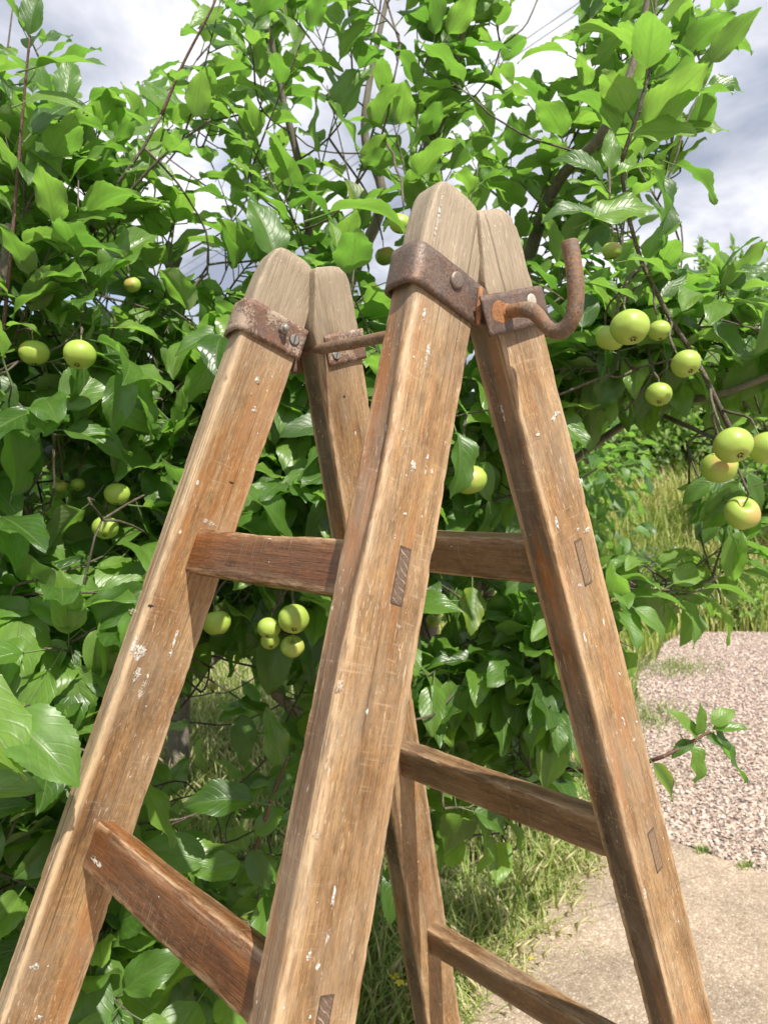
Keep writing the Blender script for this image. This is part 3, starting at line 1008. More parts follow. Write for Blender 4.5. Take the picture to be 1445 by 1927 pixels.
for a in (('A', False, 486, 722, 5, 6), ('A', False, 436, 908, 12, 4), ('B', False, 648, 746, 5, 6), ('A', False, 283, 1140, 14, 6)):
    splash(*a, SLOT, 'nail_hole', .0004)

# the hinge rod, ending in the hook
HX = -.0302
hk = [(.275, -.0170), (.247, -.0163), (.18, -.0185), (.128, -.0193), (.06, -.0202), (-.0069, -.0208), (-.026, -.0212), (-.0375, -.0228), (-.0465, -.0282), (-.0545, -.0372),
      (-.0625, -.0428), (-.0705, -.0420), (-.0768, -.0352), (-.0795, -.0244), (-.0793, -.0130), (-.0781, -.0020), (-.0762, .0090), (-.0737, .0195)]
path = catmull([(HX, y, Z0 + z) for y, z in hk], 6)
rad = []
for i, p in enumerate(path):
    f = i / (len(path) - 1)
    rad.append((.0056 if p.y > -.03 else .0062) + .00035 * mn.noise(p * 90))
V, F = tube(path, rad, 16)
V[-1] = V[-1] + Vector((0, 0, .0014))
rod = link('hinge_rod', fix_normals(mesh('hinge_rod', V, F, True)), RODM, ladder)
rod['label'] = 'rusty iron rod bent into an open hook'
# bright rust collar where the rod leaves the plate, and the eye under the plate
V, F = tube([(HX, -.0135, Z0 - .0208), (HX, -.0165, Z0 - .0209), (HX, -.0195, Z0 - .021)], [.0066, .0068, .0058], 16)
link('rust_collar', fix_normals(mesh('rust_collar', V, F, True)), ORANGE, rod)
disc('B', True, .0226, -.0062, -.0103, .0098, .0005, False, 'rust_stain', ORANGE, rod)
V, F = tube([leg_pt('A', True, .004 + .0305 * k / 6, .0030 - .0035 * k / 6, -.0052) for k in range(7)], [.0018, .0024, .0026, .0025, .0026, .0024, .0016], 8)
link('hinge_eye', fix_normals(mesh('hinge_eye', V, F, True)), ORANGE, rod)

# ------------------------------------------------------------------ the ground
def sstep(a, b, x):
    t = np.clip((x - a) / (b - a), 0, 1)
    return t * t * (3 - 2 * t)


def terrain(x, y):
    q = x * .85 + y * .5
    h = 1.35 * sstep(6.9, 11.5, q) + 1.2 * sstep(12, 30, q)
    return h


def build_ground():
    xs = np.concatenate([np.linspace(-500, -14, 10), np.linspace(-12, 30, 106), np.linspace(34, 500, 14)])
    ys = np.concatenate([np.linspace(-500, -14, 10), np.linspace(-12, 30, 106), np.linspace(34, 500, 14)])
    X, Y = np.meshgrid(xs, ys, indexing='ij')
    Zv = terrain(X, Y) - .02
    V = np.stack([X, Y, Zv], -1).reshape(-1, 3)
    n = len(ys)
    I = np.arange(len(xs) - 1)[:, None] * n + np.arange(n - 1)[None]
    Fc = np.stack([I, I + n, I + n + 1, I + 1], -1).reshape(-1, 4)
    o = link('ground', np_mesh('ground', V, Fc, True), ground_mat('grassy_soil', 'soil'))
    tag(o, 'rough grassy ground rising to a bank', kind='structure')


def sheet(name, poly, z, mat, label, thick=.0):
    V = [(x, y, z) for x, y in poly] + [(x, y, z - .05) for x, y in poly]
    n = len(poly)
    F = [tuple(range(n))] + [(i, i + n, (i + 1) % n + n, (i + 1) % n) for i in range(n)]
    o = link(name, fix_normals(mesh(name, V, F, False)), mat)
    tag(o, label, kind='structure')
    return o


def edge_y(x): return .82 + .263 * (x - .85)


build_ground()
CONC = ground_mat('exposed_aggregate', 'concrete')
JY = lambda x: .94 - .286 * (x - 1.16)          # the joint between the two slabs
XM = 1.23                                         # where the joint runs out into the grass edge
poly1 = [(-6, -6), (2.06, -6), (2.06, JY(2.06) - .0022), (XM, JY(XM) - .0022)] + [(x, edge_y(x)) for x in np.linspace(1.2, -6, 8)]
poly2 = [(XM, JY(XM) + .0022), (2.06, JY(2.06) + .0022)] + [(x, edge_y(x)) for x in np.linspace(2.06, XM + .05, 6)]
sheet('concrete_path', poly1, .004, CONC, 'pale exposed aggregate concrete slab under the ladder')
sheet('concrete_path', poly2, .004, CONC, 'small wedge of concrete slab between the joint and the grass')
gpoly = [(2.07, -9)] + [(2.07 + .02 * math.sin(y * 17) + .01 * math.sin(y * 41), y) for y in np.linspace(-1, 1.1, 30)]
gl = [(2.07, 1.15), (2.9, 1.58), (3.73, 2.0), (4.3, 2.33), (4.8, 2.46), (5.4, 2.72), (6.03, 2.86), (6.4, 2.55), (6.75, 2.2), (7.2, 1.2), (7.6, -1), (7.9, -9)]
gpoly += gl
sheet('gravel_drive', gpoly, -.004, ground_mat('pink_gravel', 'gravel'), 'pinkish gravel drive beyond the concrete')


def in_poly(x, y, poly):
    P = np.array(poly); r = np.zeros(len(x), bool)
    j = len(P) - 1
    for i in range(len(P)):
        c = ((P[i, 1] > y) != (P[j, 1] > y)) & (x < (P[j, 0] - P[i, 0]) * (y - P[i, 1]) / (P[j, 1] - P[i, 1] + 1e-12) + P[i, 0])
        r ^= c; j = i
    return r


# loose stones
def build_stones():
    n = 120000
    x = 2.0 + 5.0 * rng.random(n) ** 1.5; y = -.6 + 3.6 * rng.random(n)
    k = in_poly(x, y, gpoly)
    v = np.stack([x - CAM.x, y - CAM.y], -1)
    dep = v @ np.array([FWD.x, FWD.y]); lat = v @ np.array([RGT.x, RGT.y])
    k &= (lat / dep < .62) & (lat / dep > .1)
    x, y = x[k], y[k]; n = len(x)
    base = np.array([(1, 0, 0), (-1, 0, 0), (0, 1, 0), (0, -1, 0), (0, 0, 1), (0, 0, -1)], float)
    f = np.array([(0, 2, 4), (2, 1, 4), (1, 3, 4), (3, 0, 4)])
    sz = (.0042 + .0062 * rng.random((n, 1, 1)) ** 2.0) * (.75 + .5 * rng.random((n, 1, 3)))
    a = rng.random(n) * 6.28
    Vv = np.repeat(base[None], n, 0) * sz * (1 + .35 * (rng.random((n, 6, 1)) - .5))
    Vv[..., 2] *= .75
    tl = (rng.random((n, 2)) - .5) * .9
    Vv[..., 2] += Vv[..., 0] * tl[:, None, 0] + Vv[..., 1] * tl[:, None, 1]
    c, s = np.cos(a)[:, None], np.sin(a)[:, None]
    X = Vv[..., 0] * c - Vv[..., 1] * s + x[:, None]; Y = Vv[..., 0] * s + Vv[..., 1] * c + y[:, None]
    Zz = Vv[..., 2] + .001
    V = np.stack([X, Y, Zz], -1).reshape(-1, 3)
    Fc = (np.arange(n)[:, None, None] * 6 + f[None]).reshape(-1, 3)
    lv = np.repeat(rng.random(n), 6)
    m, nt, b = new_mat('gravel_stone'); q = NB(nt)
    q.l(q.ramp(q.attr('lv').outputs['Fac'], (0., (.13, .10, .09)), (.22, (.29, .21, .165)), (.5, (.41, .315, .255)), (.82, (.58, .50, .435)), (1., (.34, .21, .15))), b.inputs['Base Color'])
    b.inputs['Roughness'].default_value = .8
    o = link('loose_gravel', np_mesh('loose_gravel', V, Fc, False, {'lv': ('FLOAT', lv)}), m)
    tag(o, 'loose pink, cream and grey stones covering the drive', 'gravel', kind='stuff')


build_stones()


def blades(name, pts, hmin, hmax, width, mat, lean=.35, seeds=0.0, lvf=None):
    """curved grass blades at pts (n,3)"""
    n = len(pts)
    h = hmin + (hmax - hmin) * rng.random(n) ** 1.4
    a = rng.random(n) * 6.283
    ln = lean * (.3 + rng.random(n)) * h
    d = np.stack([np.cos(a), np.sin(a)], -1)
    p = np.stack([-d[:, 1], d[:, 0]], -1)
    V = np.zeros((n, 7, 3))
    fr = [0, .38, .72, 1.0]; wd = [1, .8, .5, 0]
    iv = 0
    for i in range(4):
        t = fr[i]
        c = np.zeros((n, 3))
        c[:, :2] = pts[:, :2] + d * (ln * t ** 2.0)[:, None]
        c[:, 2] = pts[:, 2] + h * (t - .28 * lean * t ** 3)
        w = width * (.6 + .8 * rng.random(n)) * wd[i]
        if i < 3:
            V[:, iv] = c; V[:, iv, :2] += p * w[:, None]; iv += 1
            V[:, iv] = c; V[:, iv, :2] -= p * w[:, None]; iv += 1
        else:
            V[:, iv] = c
    f = np.array([(0, 1, 3), (0, 3, 2), (2, 3, 5), (2, 5, 4), (4, 5, 6)])
    Fc = (np.arange(n)[:, None, None] * 7 + f[None]).reshape(-1, 3)
    lv = rng.random(n) if lvf is None else lvf
    LV = np.repeat(lv, 7)
    VV = V.reshape(-1, 3)
    if seeds:
        k = np.where(rng.random(n) < seeds)[0]
        tips = V[k, 6]
        m = len(k)
        hs = .022 + .03 * rng.random(m)
        off = np.array([(0, 0, -.3), (.16, 0, .2), (-.08, .14, .2), (-.08, -.14, .2), (0, 0, 1)])
        SV = tips[:, None] + off[None] * hs[:, None, None]
        SV[:, 4, :2] += d[k] * (hs * .8)[:, None]
        sf = np.array([(0, 1, 2), (0, 2, 3), (0, 3, 1), (1, 4, 2), (2, 4, 3), (3, 4, 1)])
        Fs = (len(VV) + np.arange(m)[:, None, None] * 5 + sf[None]).reshape(-1, 3)
        VV = np.concatenate([VV, SV.reshape(-1, 3)]); Fc = np.concatenate([Fc, Fs])
        LV = np.concatenate([LV, np.full(m * 5, .97)])
    return link(name, np_mesh(name, VV, Fc, False, {'lv': ('FLOAT', LV)}), mat)


GRASS = blade_mat('grass_blade', (.09, .17, .025), (.25, .33, .065), (.56, .50, .28))
TALL = blade_mat('tall_grass_blade', (.15, .23, .035), (.34, .40, .085), (.58, .52, .27))


def scatter(n, x0, x1, y0, y1, ok):
    x = x0 + (x1 - x0) * rng.random(n); y = y0 + (y1 - y0) * rng.random(n)
    k = ok(x, y)
    x, y = x[k], y[k]
    return np.stack([x, y, terrain(x, y) - .02], -1)


def in_view(x, y, lo=-.62, hi=.62):
    v = np.stack([x - CAM.x, y - CAM.y], -1)
    dep = v @ np.array([FWD.x, FWD.y]); lat = v @ np.array([RGT.x, RGT.y])
    return (dep > .3) & (lat / np.maximum(dep, .1) > lo) & (lat / np.maximum(dep, .1) < hi)


p = scatter(60000, -1.6, 4.5, .7, 5.0, lambda x, y: (y > edge_y(x) - .05 + .05 * np.sin(x * 23 + 3 * np.sin(x * 7)) + .10 * rng.random(len(x))) & in_view(x, y) & ~in_poly(x, y, gpoly) & (x * .85 + y * .5 < 5))
o = blades('orchard_grass', p, .05, .24, .0031, GRASS, .8, .07)
tag(o, 'long green and straw-coloured grass under the apple trees', 'grass', kind='stuff')
p = scatter(26000, .7, 2.3, .7, 1.6, lambda x, y: (y > edge_y(x) - .05 - .03 * np.sin(x * 31)) & (y < edge_y(x) + .30 * rng.random(len(x)) ** 1.5))
o = blades('verge_grass', p, .02, .085, .0026, GRASS, 1.0, .03, .45 + .55 * rng.random(len(p)))
tag(o, 'short dry yellow-green grass along the edge of the concrete', 'grass', kind='stuff')
p = scatter(70000, 4.0, 15, 1.5, 12, lambda x, y: in_view(x, y, -.1) & ~in_poly(x, y, gpoly) & (x * .85 + y * .5 > 5.3))
gn = np.array([mn.noise(Vector((a * .9, b * .9, 3))) for a, b, _ in p])
o = blades('bank_grass', p, .14, .62, .007, TALL, .5, .16, np.clip(rng.random(len(p)) * .75 + gn * .8 + .1, 0, 1))
tag(o, 'tall yellow-green grass with seed heads on the sunny bank', 'grass', kind='stuff')

# ------------------------------------------------------------------ leaves
def leaf_shape(nl, na, var, serr=True):
    """one apple leaf: length 1 along +Y from the end of its stalk, upper side +Z; returns verts, faces, (u, v)"""
    r = random.Random(var * 17 + 5)
    curl = r.uniform(.12, .75); fold = r.uniform(.15, .75); wav = r.uniform(.015, .06); tw = r.uniform(-.5, .5)
    wid = r.uniform(.245, .31); ph = r.uniform(0, 6); asym = r.uniform(-.04, .04); side = r.uniform(-.13, .13)
    V, UV, F = [], [], []
    cols = 2 * na + 1
    for i in range(nl + 1):
        t = i / nl
        w = wid * (math.sin(math.pi * min(1, t ** .82)) ** .72) * (1.06 - .38 * t) if 0 < t < 1 else 0.0
        if t > .86: w = max(w * .9, wid * .10 * (1 - t) / .14) * (1 if t < 1 else 0)
        for j in range(-na, na + 1):
            u = j / na
            ww = w * (1 + asym * (1 if u > 0 else -1))
            if serr and abs(j) == na and 0 < i < nl:
                ww *= 1.0 + (.030 if i % 2 else -.014)
            x = ww * u
            y = t + (.012 if (serr and abs(j) == na and i % 2) else 0)
            z = fold * abs(x) + wav * math.sin(t * 13 + ph + (1.8 if u > 0 else 0)) * abs(u) ** 2
            z -= .35 * fold * (abs(u) ** 3) * w                     # the margin turns back a little
            x += side * t * t
            ang = curl * t * 1.5
            if curl > 1e-3:
                rad = 1 / (curl * 1.5)
                yy = rad * math.sin(ang * (y / max(t, 1e-6) if t > 0 else 1)) if t > 0 else 0
                zz = -rad * (1 - math.cos(ang))
            else:
                yy, zz = y, 0
            a = tw * t
            x2, z2 = x * math.cos(a) - z * math.sin(a), x * math.sin(a) + z * math.cos(a)
            V.append((x2, yy - z2 * math.sin(ang) * -1 * .0 + z2 * math.sin(ang), zz + z2 * math.cos(ang)))
            UV.append((u, t))
    for i in range(nl):
        for j in range(cols - 1):
            a = i * cols + j
            F.append((a, a + 1, a + cols + 1, a + cols))
    # stalk
    b = len(V)
    for t in (-.30, -.15, .0):
        for k in range(3):
            an = 2 * math.pi * k / 3
            rr = .017 if t < -.2 else .013
            V.append((rr * math.cos(an), t, rr * math.sin(an) - .03 * (t + .30) * (-t) * 4 - .006))
            UV.append((.0, .02))
    for i in range(2):
        for k in range(3):
            F.append((b + i * 3 + k, b + i * 3 + (k + 1) % 3, b + i * 3 + 3 + (k + 1) % 3, b + i * 3 + 3 + k))
    return np.array(V), F, np.array(UV)


NVAR = 10
HI = [leaf_shape(20, 4, k) for k in range(NVAR)]
LO = [leaf_shape(8, 2, k, False) for k in range(NVAR)]
FAR = [leaf_shape(5, 1, k, False) for k in range(NVAR)]
LEAFMESH = []
for k in range(NVAR):
    V, F, UV = HI[k]
    me = mesh('leaf', V, F, True, {'luv': ('FLOAT_VECTOR', np.concatenate([UV, np.full((len(UV), 1), k * .37)], 1))})
    me.materials.append(LEAF)
    LEAFMESH.append(me)


LIT_LEAF = leaf_mat('sunlit_apple_leaf', (.13, .27, .04), (.17, .32, .05), (.22, .37, .065), (.28, .38, .12), gloss=.42, chlor=0, veinb=.35)  # paler leaf copy: sunlight on low leaves and spray put into the colour
for k in sorted(range(NVAR), key=lambda k: -HI[k][0][:, 2].std())[:2]:
    V, F, UV = leaf_shape(34, 6, k)
    me = mesh('leaf', V, F, True, {'luv': ('FLOAT_VECTOR', np.concatenate([UV, np.full((len(UV), 1), .2)], 1))})
    me.materials.append(LIT_LEAF)
    LEAFMESH.append(me)


def join_leaves(name, mats, variants, shapes, mat, parent):
    Vs, Fs, As = [], [], []
    b = 0
    order = np.argsort(variants)
    for k in range(NVAR):
        idx = [i for i in order if variants[i] == k]
        if not idx: continue
        V, F, UV = shapes[k]
        M = np.array([mats[i] for i in idx])
        W = np.einsum('nij,vj->nvi', M[:, :3, :3], V) + M[:, None, :3, 3]
        F = np.array(F)
        m = len(idx)
        Fs.append((np.arange(m)[:, None, None] * len(V) + F[None] + b).reshape(-1, 4))
        A = np.concatenate([np.repeat(UV[None], m, 0), np.repeat(rng.random(m)[:, None, None], len(V), 1)], 2)
        Vs.append(W.reshape(-1, 3)); As.append(A.reshape(-1, 3))
        b += m * len(V)
    me = np_mesh(name, np.concatenate(Vs), np.concatenate(Fs), True, {'luv': ('FLOAT_VECTOR', np.concatenate(As))})
    o = link(name, me, mat, parent)
    o['kind'] = 'stuff'
    return o


def frame_of(base, tdir, nrm, length, width=1.0):
    t = tdir.normalized()
    n = nrm - t * nrm.dot(t)
    if n.length < 1e-4: n = t.orthogonal()
    n.normalize()
    s = t.cross(n)
    return np.array([[s.x * length * width, t.x * length, n.x * length, base.x],
                     [s.y * length * width, t.y * length, n.y * length, base.y],
                     [s.z * length * width, t.z * length, n.z * length, base.z], [0, 0, 0, 1]])


# what the photograph shows of leaf cover, 60-pixel cells (.=sky or open ground, 1..3 = thin..thick)
MASKROWS = [
    "100001233322233321233320",
    "121011233322233321333320",
    "222112333221233322333321",
    "332223333211233222333200",
    "333233233211233323333200",
    "333332133211233323332220",
    "333332133222222223332100",
    "333333233222333333332100",
    "333333333333333333322101",
    "333333333333333333322122",
    "333333333333333333332333",
    "333333333333333333333333",
    "333333333333333333322222",
    "333333333333333333210122",
    "333333333333333322100122",
    "333333333333333221000222",
    "333333333333333211000121",
    "333333333333333222121010",
    "333333333333333333222210",
    "333333333333333333222100",
    "333333333333333333211000",
    "333333111123333333110000",
    "333331111233333333100000",
    "333311111222333333000000",
    "223322222222333333000000",
    "333322222222233321000000",
    "333233322222232211000000",
    "333333333222211110000000",
    "333333333222000000000000",
    "333333333222000000000000",
    "222222222220000000000000",
    "222222222220000000000000",
]


def mask(px, py):
    i = int(px // 60.2); j = int(py // 60.2)
    if j > 31: return int(MASKROWS[31][min(max(i, 0), 23)]) if j < 36 else 0
    j = max(j, 0) if j >= -5 else 0
    i2 = min(max(i, 0), 23)
    if i < -5 or i > 28: return 0
    return int(MASKROWS[j][i2])


# the ladder, as capsules to keep leaves clear of
CAPS = []
for fr, nr in (('A', True), ('A', False), ('B', True), ('B', False)):
    for k in range(24):
        s = -.06 + k * .064
        CAPS.append((leg_pt(fr, nr, s, .03, T_ / 2), .046))
for fr in 'AB':
    for k in range(4):
        s = .24 + k * .275
        a, b = leg_pt(fr, True, s, .03, 0), leg_pt(fr, False, s, .03, 0)
        for i in range(9): CAPS.append((a.lerp(b, i / 8), .032))
for z in (-.06, -.03, 0, .02): CAPS.append((Vector((HX, -.07, Z0 + z)), .05))
CAPX = np.array([[*px_of(c)[:3], r] for c, r in CAPS])
CAPC = np.array([list(c) for c, _ in CAPS]); CAPR = np.array([r for _, r in CAPS])


def clear_of_ladder(P, extra=0.0):
    d = np.linalg.norm(CAPC - np.array(P), axis=1)
    if (d < CAPR + .022 + extra).any(): return False
    x, y, z = px_of(P)
    pr = (CAPR + .012) * FPX / CAPX[:, 2]
    hit = (np.hypot(CAPX[:, 0] - x, CAPX[:, 1] - y) < pr + 20) & (z < CAPX[:, 2] + .06)
    return not hit.any()


# apples: pixel, radius in pixels, metres of radius, label
APPLES = [
    (1380, 838, 36, .0222, 'pink-blushed green apple, front of the hanging cluster by the gravel side'),
    (1354, 879, 34, .0222, 'green apple tucked under the blushed front apple of the hanging cluster'),
    (1440, 843, 33, .0215, 'yellow-green apple cut by the right edge, beside the blushed apple'),
    (1394, 966, 33, .0215, 'green apple lowest in the hanging cluster, its dark eye facing down'),
    (1186, 616, 36, .0222, 'large apple with rosy shoulder just right of the iron hook'),
    (1147, 636, 27, .0180, 'shaded green apple half behind the rosy one near the hook'),
    (1289, 685, 27, .0170, 'yellow-green apple above a folded leaf on the right-hand bough'),
    (1240, 622, 21, .0140, 'small pale yellow apple between the hook apples and the right bough'),
    (1240, 742, 24, .0165, 'dull green apple under leaves below the right-hand bough'),
    (65, 664, 27, .0178, 'yellow-green apple cut close to the left edge, level with the straps'),
    (150, 668, 30, .0190, 'larger green apple of the pair level with the rusty strap at the far left'),
    (222, 930, 24, .0165, 'round green apple hanging in shade left of the ladder'),
    (200, 993, 24, .0165, 'round green apple, lower of the shaded pair left of the ladder'),
    (113, 915, 14, .0100, 'small shaded green apple behind a leaf near the left edge'),
    (147, 912, 13, .0094, 'tiny yellow-green apple peeping beside a dark leaf edge'),
    (554, 1165, 30, .0188, 'largest green apple of the cluster below the upper rung'),
    (507, 1182, 22, .0140, 'smaller apple on the left of the cluster below the upper rung'),
    (551, 1216, 22, .0140, 'lowest apple of the cluster below the upper rung'),
    (508, 1206, 18, .0120, 'hidden apple peeping under the left one below the upper rung'),
    (409, 1172, 27, .0180, 'bright yellow-green apple against the edge of the grooved stile'),
    (402, 1290, 10, .0130, 'tiny unripe apple low down in the dark hollow'),
    (752, 421, 21, .0150, 'green apple just left of the tallest stile top'),
    (725, 482, 20, .0185, 'darker apple behind leaves left of the dark iron strap'),
    (884, 903, 31, .0215, 'pale green apple seen between the two near stiles'),
    (1150, 472, 18, .0135, 'shaded apple high above the hook among dark leaves'),
    (250, 536, 16, .0120, 'green apple high in the leaves on the left'),
    (816, 1168, 14, .0155, 'yellow apple low between the two near stiles'),
]
APX = []
for a in APPLES:
    APX.append((a[0], a[1], a[2], a[3] * FPX / a[2]))


def clear_of_apples(P):
    x, y, z = px_of(P)
    for ax, ay, ar, ad in APX:
        if z < ad + .03 and math.hypot(x - ax, y - (ay + ar * .15)) < ar * .95 + (62 if ax < 700 else 38) * min(1, .8 / max(z, .3)):
            return False
        if abs(z - ad) < .05 and math.hypot(x - ax, y - ay) < ar + 12:
            return False
    return True


class Tree:
    def __init__(s, name, label, base, limbs, group=None):
        s.root = empty(name, base)
        tag(s.root, label, 'tree', group)
        s.nodes = []         # (pos)
        s.leaves = []        # (matrix, variant, centre)
        s.twV, s.twF = [], []
        s.reds = []
        for i, (pts, r0, r1) in enumerate(limbs):
            P = catmull(pts, 6)
            rad = [r0 + (r1 - r0) * (k / (len(P) - 1)) ** .8 for k in range(len(P))]
            P = [p + Vector((mn.noise(p * 6), mn.noise(p * 6 + Vector((9, 0, 0))), 0)) * .012 for p in P]
            V, F = tube(P, [r * (1 + .15 * mn.noise(p * 30)) for r, p in zip(rad, P)], 10)
            link('trunk' if i == 0 else 'limb', fix_normals(mesh('limb', V, F, True)), BARK, s.root)
            s.nodes += [p for p in P if p.z > .35]

    def twig(s, path, r0, r1, red=False, n=6):
        V, F = tube(path, [r0 + (r1 - r0) * i / (len(path) - 1) for i in range(len(path))], n)
        if red:
            s.reds.append((V, F))
            return
        VV, FF = s.twV, s.twF
        b = len(VV)
        VV += V; FF += [tuple(i + b for i in f) for f in F]

    def reach(s, base, d):
        """index and length of the wood a twig to base would best grow from"""
        N_ = np.array([list(p) for p in s.nodes])
        bp = np.array(base)
        v = bp - N_
        L = np.linalg.norm(v, axis=1) + 1e-6
        cosang = (v @ np.array(d.normalized())) / L
        i = int((L * (1.45 - .75 * cosang) + (L < .03) * .05).argmin())
        return i, float(L[i])

    def connect(s, base, d, r=.0016, limit=.5, free=False):
        """grow a twig from wood nearby to base, arriving along d"""
        i, L = s.reach(base, d)
        q = s.nodes[i]
        if L < .012: return True
        if L > limit: return False
        if limit <= .5 and L > .05 and (base - q).normalized().dot(d.normalized()) < .12: return False
        dn = d.normalized()
        side = Vector((random.uniform(-.08, .08), random.uniform(-.08, .08), -.03)) * L
        aim = (base - q).normalized()
        c2 = base - (dn * .6 + aim * .4).normalized() * L * .32
        c1 = q + (c2 - q) * .5 + side
        ns = max(5, int(L / .025))
        P = [q * (1 - t) ** 3 + c1 * 3 * t * (1 - t) ** 2 + c2 * 3 * t * t * (1 - t) + base * t ** 3 for t in np.linspace(0, 1, ns + 1)]
        P = [p + Vector((mn.noise(p * 14), mn.noise(p * 14 + Vector((5, 0, 0))), mn.noise(p * 14 + Vector((0, 7, 0))))) * .008 * math.sin(math.pi * k / ns) for k, p in enumerate(P)]
        if not all(clear_of_ladder(p, -.02) for p in P): return False
        if limit <= .5 and not free:
            m_ = [mask(*px_of(p)[:2]) for p in P if 0 <= px_of(p)[0] < 1445 and 0 <= px_of(p)[1] < 1927]
            if m_ and sum(v == 0 for v in m_) > .15 * len(m_): return False
        s.twig(P, r * (.9 + min(.6, L * .9)), r * .8)
        s.nodes += P[1:]
        return True

    def leaf(s, base, tdir, nrm, length, width=1.0, var=None, force=False, nomask=False):
        var = random.randrange(NVAR) if var is None else var
        t = tdir.normalized()
        c = base + t * length * .5
        if not force:
            x, y, z = px_of(c)
            if z < .45: return False
            v = 3 if nomask else mask(x, y)
            if random.random() > (0.0, .30, .80, 1.0)[v]: return False
            if v < 3:
                xt, yt, _ = px_of(base + t * length * .95)
                if mask(xt, yt) == 0 and random.random() < .6: return False
            if 1085 < x < 1310 and 812 < y < 1045: return False
            pts_ = [px_of(base + t * length * f) for f in (-.2, .1, .35, .6, .85, 1.0)]
            for ax, ay, ar, ad in APX:
                if z < ad + .02 and any(math.hypot(u_[0] - ax, u_[1] - ay) < ar + 24 for u_ in pts_): return False
            for f in (0, .5, 1.0):
                if not clear_of_ladder(base + t * length * f): return False
            if not (clear_of_apples(c) and clear_of_apples(base + t * length * .85)): return False
        s.leaves.append((frame_of(base, t, nrm, length, width), var, c))
        return True

    def shoot(s, base, d, length, n, size, style='up', connect=True, red=False, r=.0022, force=False, path=None, nomask=False, pale=False):
        d = d.normalized()
        if path is None:
            bend = Vector((random.uniform(-.25, .25), random.uniform(-.25, .25), .25 if style == 'up' else -.25))
            path = [base + d * length * t + bend * length * t * t * .5 for t in np.linspace(0, 1, 6)]
        cnt0 = len(s.leaves)
        last = 0.0
        ang = random.uniform(0, 6.28)
        for k in range(n):
            f = (k + .6) / n if style != 'rosette' else .3 + .7 * (k / n)
            fi = f * (len(path) - 1)
            i = min(int(fi), len(path) - 2)
            p = path[i].lerp(path[i + 1], fi - i)
            u = (path[i + 1] - path[i]).normalized()
            ang += 2.4 + random.uniform(-.4, .4)
            a = u.orthogonal().normalized(); b = u.cross(a)
            rad = a * math.cos(ang) + b * math.sin(ang)
            open_ = math.radians(random.uniform(30, 72) * (1.1 - .35 * f))
            t = u * math.cos(open_) + rad * math.sin(open_)
            droop = {'up': .03, 'hang': .75, 'rosette': .28}[style]
            t.z -= droop * random.uniform(.3, 1.2)
            t.normalize()
            nrm = u * .35 + Vector((0, 0, .6)) + SUN * .95 + Vector((random.gauss(0, .38), random.gauss(0, .38), random.gauss(0, .3)))
            sz = size * random.uniform(.72, 1.12) * (1 - .25 * max(0, f - .75) / .25)
            if s.leaf(p + t * sz * .28, t, nrm, sz, random.uniform(.9, 1.12), (NVAR + random.randrange(2)) if pale and random.random() < .6 else None, force=force, nomask=nomask): last = f
        if len(s.leaves) - cnt0 >= (max(2, .4 * n) if not force else 0):
            if last > 0 and last < .9:
                m_ = last * (len(path) - 1); k_ = int(m_)
                path = path[:k_ + 1] + [path[k_].lerp(path[min(k_ + 1, len(path) - 1)], max(.05, m_ - k_))]
            if len(path) < 2: path = [path[0], path[0] + d * .01]
            if not (force or nomask):
                m_ = [mask(*px_of(p)[:2]) for p in path]
                if sum(v == 0 for v in m_) > .3 * len(m_):
                    del s.leaves[cnt0:]
                    return False
            if not connect or s.connect(path[0], (path[1] - path[0]), r * .8, free=nomask) or force:
                s.twig(path, r * .85, r * .4, red)
                return True
        del s.leaves[cnt0:]
        return False

    def finish(s):
        if s.twV: link('twig', mesh('twig', s.twV, s.twF, True), SHOOT_OLD, s.root)['kind'] = 'stuff'
        for V, F in s.reds: link('young_shoot', mesh('young_shoot', V, F, True), SHOOT, s.root)
        # the 300 leaves that show largest become parts of their own
        cells = {}
        info = []
        for i, (M, v, c) in enumerate(s.leaves):
            x, y, z = px_of(c)
            Lp = np.linalg.norm(M[:3, 1]) * FPX / max(z, .2)
            info.append((x, y, z, Lp))
            if not (0 <= x < 1445 and 0 <= y < 1927): continue
            rr = max(8, Lp * .3)
            for gx in range(int((x - rr) // 14), int((x + rr) // 14) + 1):
                for gy in range(int((y - rr) // 14), int((y + rr) // 14) + 1):
                    k = (gx, gy)
                    if k not in ZB or z < ZB[k][0]: ZB[k] = (z, s, i)
        s.info = info

    def emit(s):
        vis = {}
        for (z, t, i) in ZB.values():
            if t is s: vis[i] = vis.get(i, 0) + 1
        best = sorted(vis, key=lambda i: -vis[i])[:300]
        bs = set(best)
        base = s.root.location
        for i in best:
            M, v, c = s.leaves[i]
            o = bpy.data.objects.new('leaf', LEAFMESH[v])
            COL.objects.link(o)
            o.parent = s.root
            Mw = Matrix([list(r) for r in M])
            Mw.translation = Mw.translation - base
            o.matrix_local = Mw
        rest = [i for i in range(len(s.leaves)) if i not in bs]
        if rest:
            join_leaves('foliage', [s.leaves[i][0] for i in rest], [s.leaves[i][1] % NVAR for i in rest], LO, LEAF, s.root)


ZB = {}
SHOOT_OLD = bark_mat('twig_bark', (.055, .042, .030), (.125, .10, .07), 2.0, .7)


def G(px, d):
    p = at(px, 963, d); p.z = 0
    return p


def zp(px, py, d): return at(px, py, d)


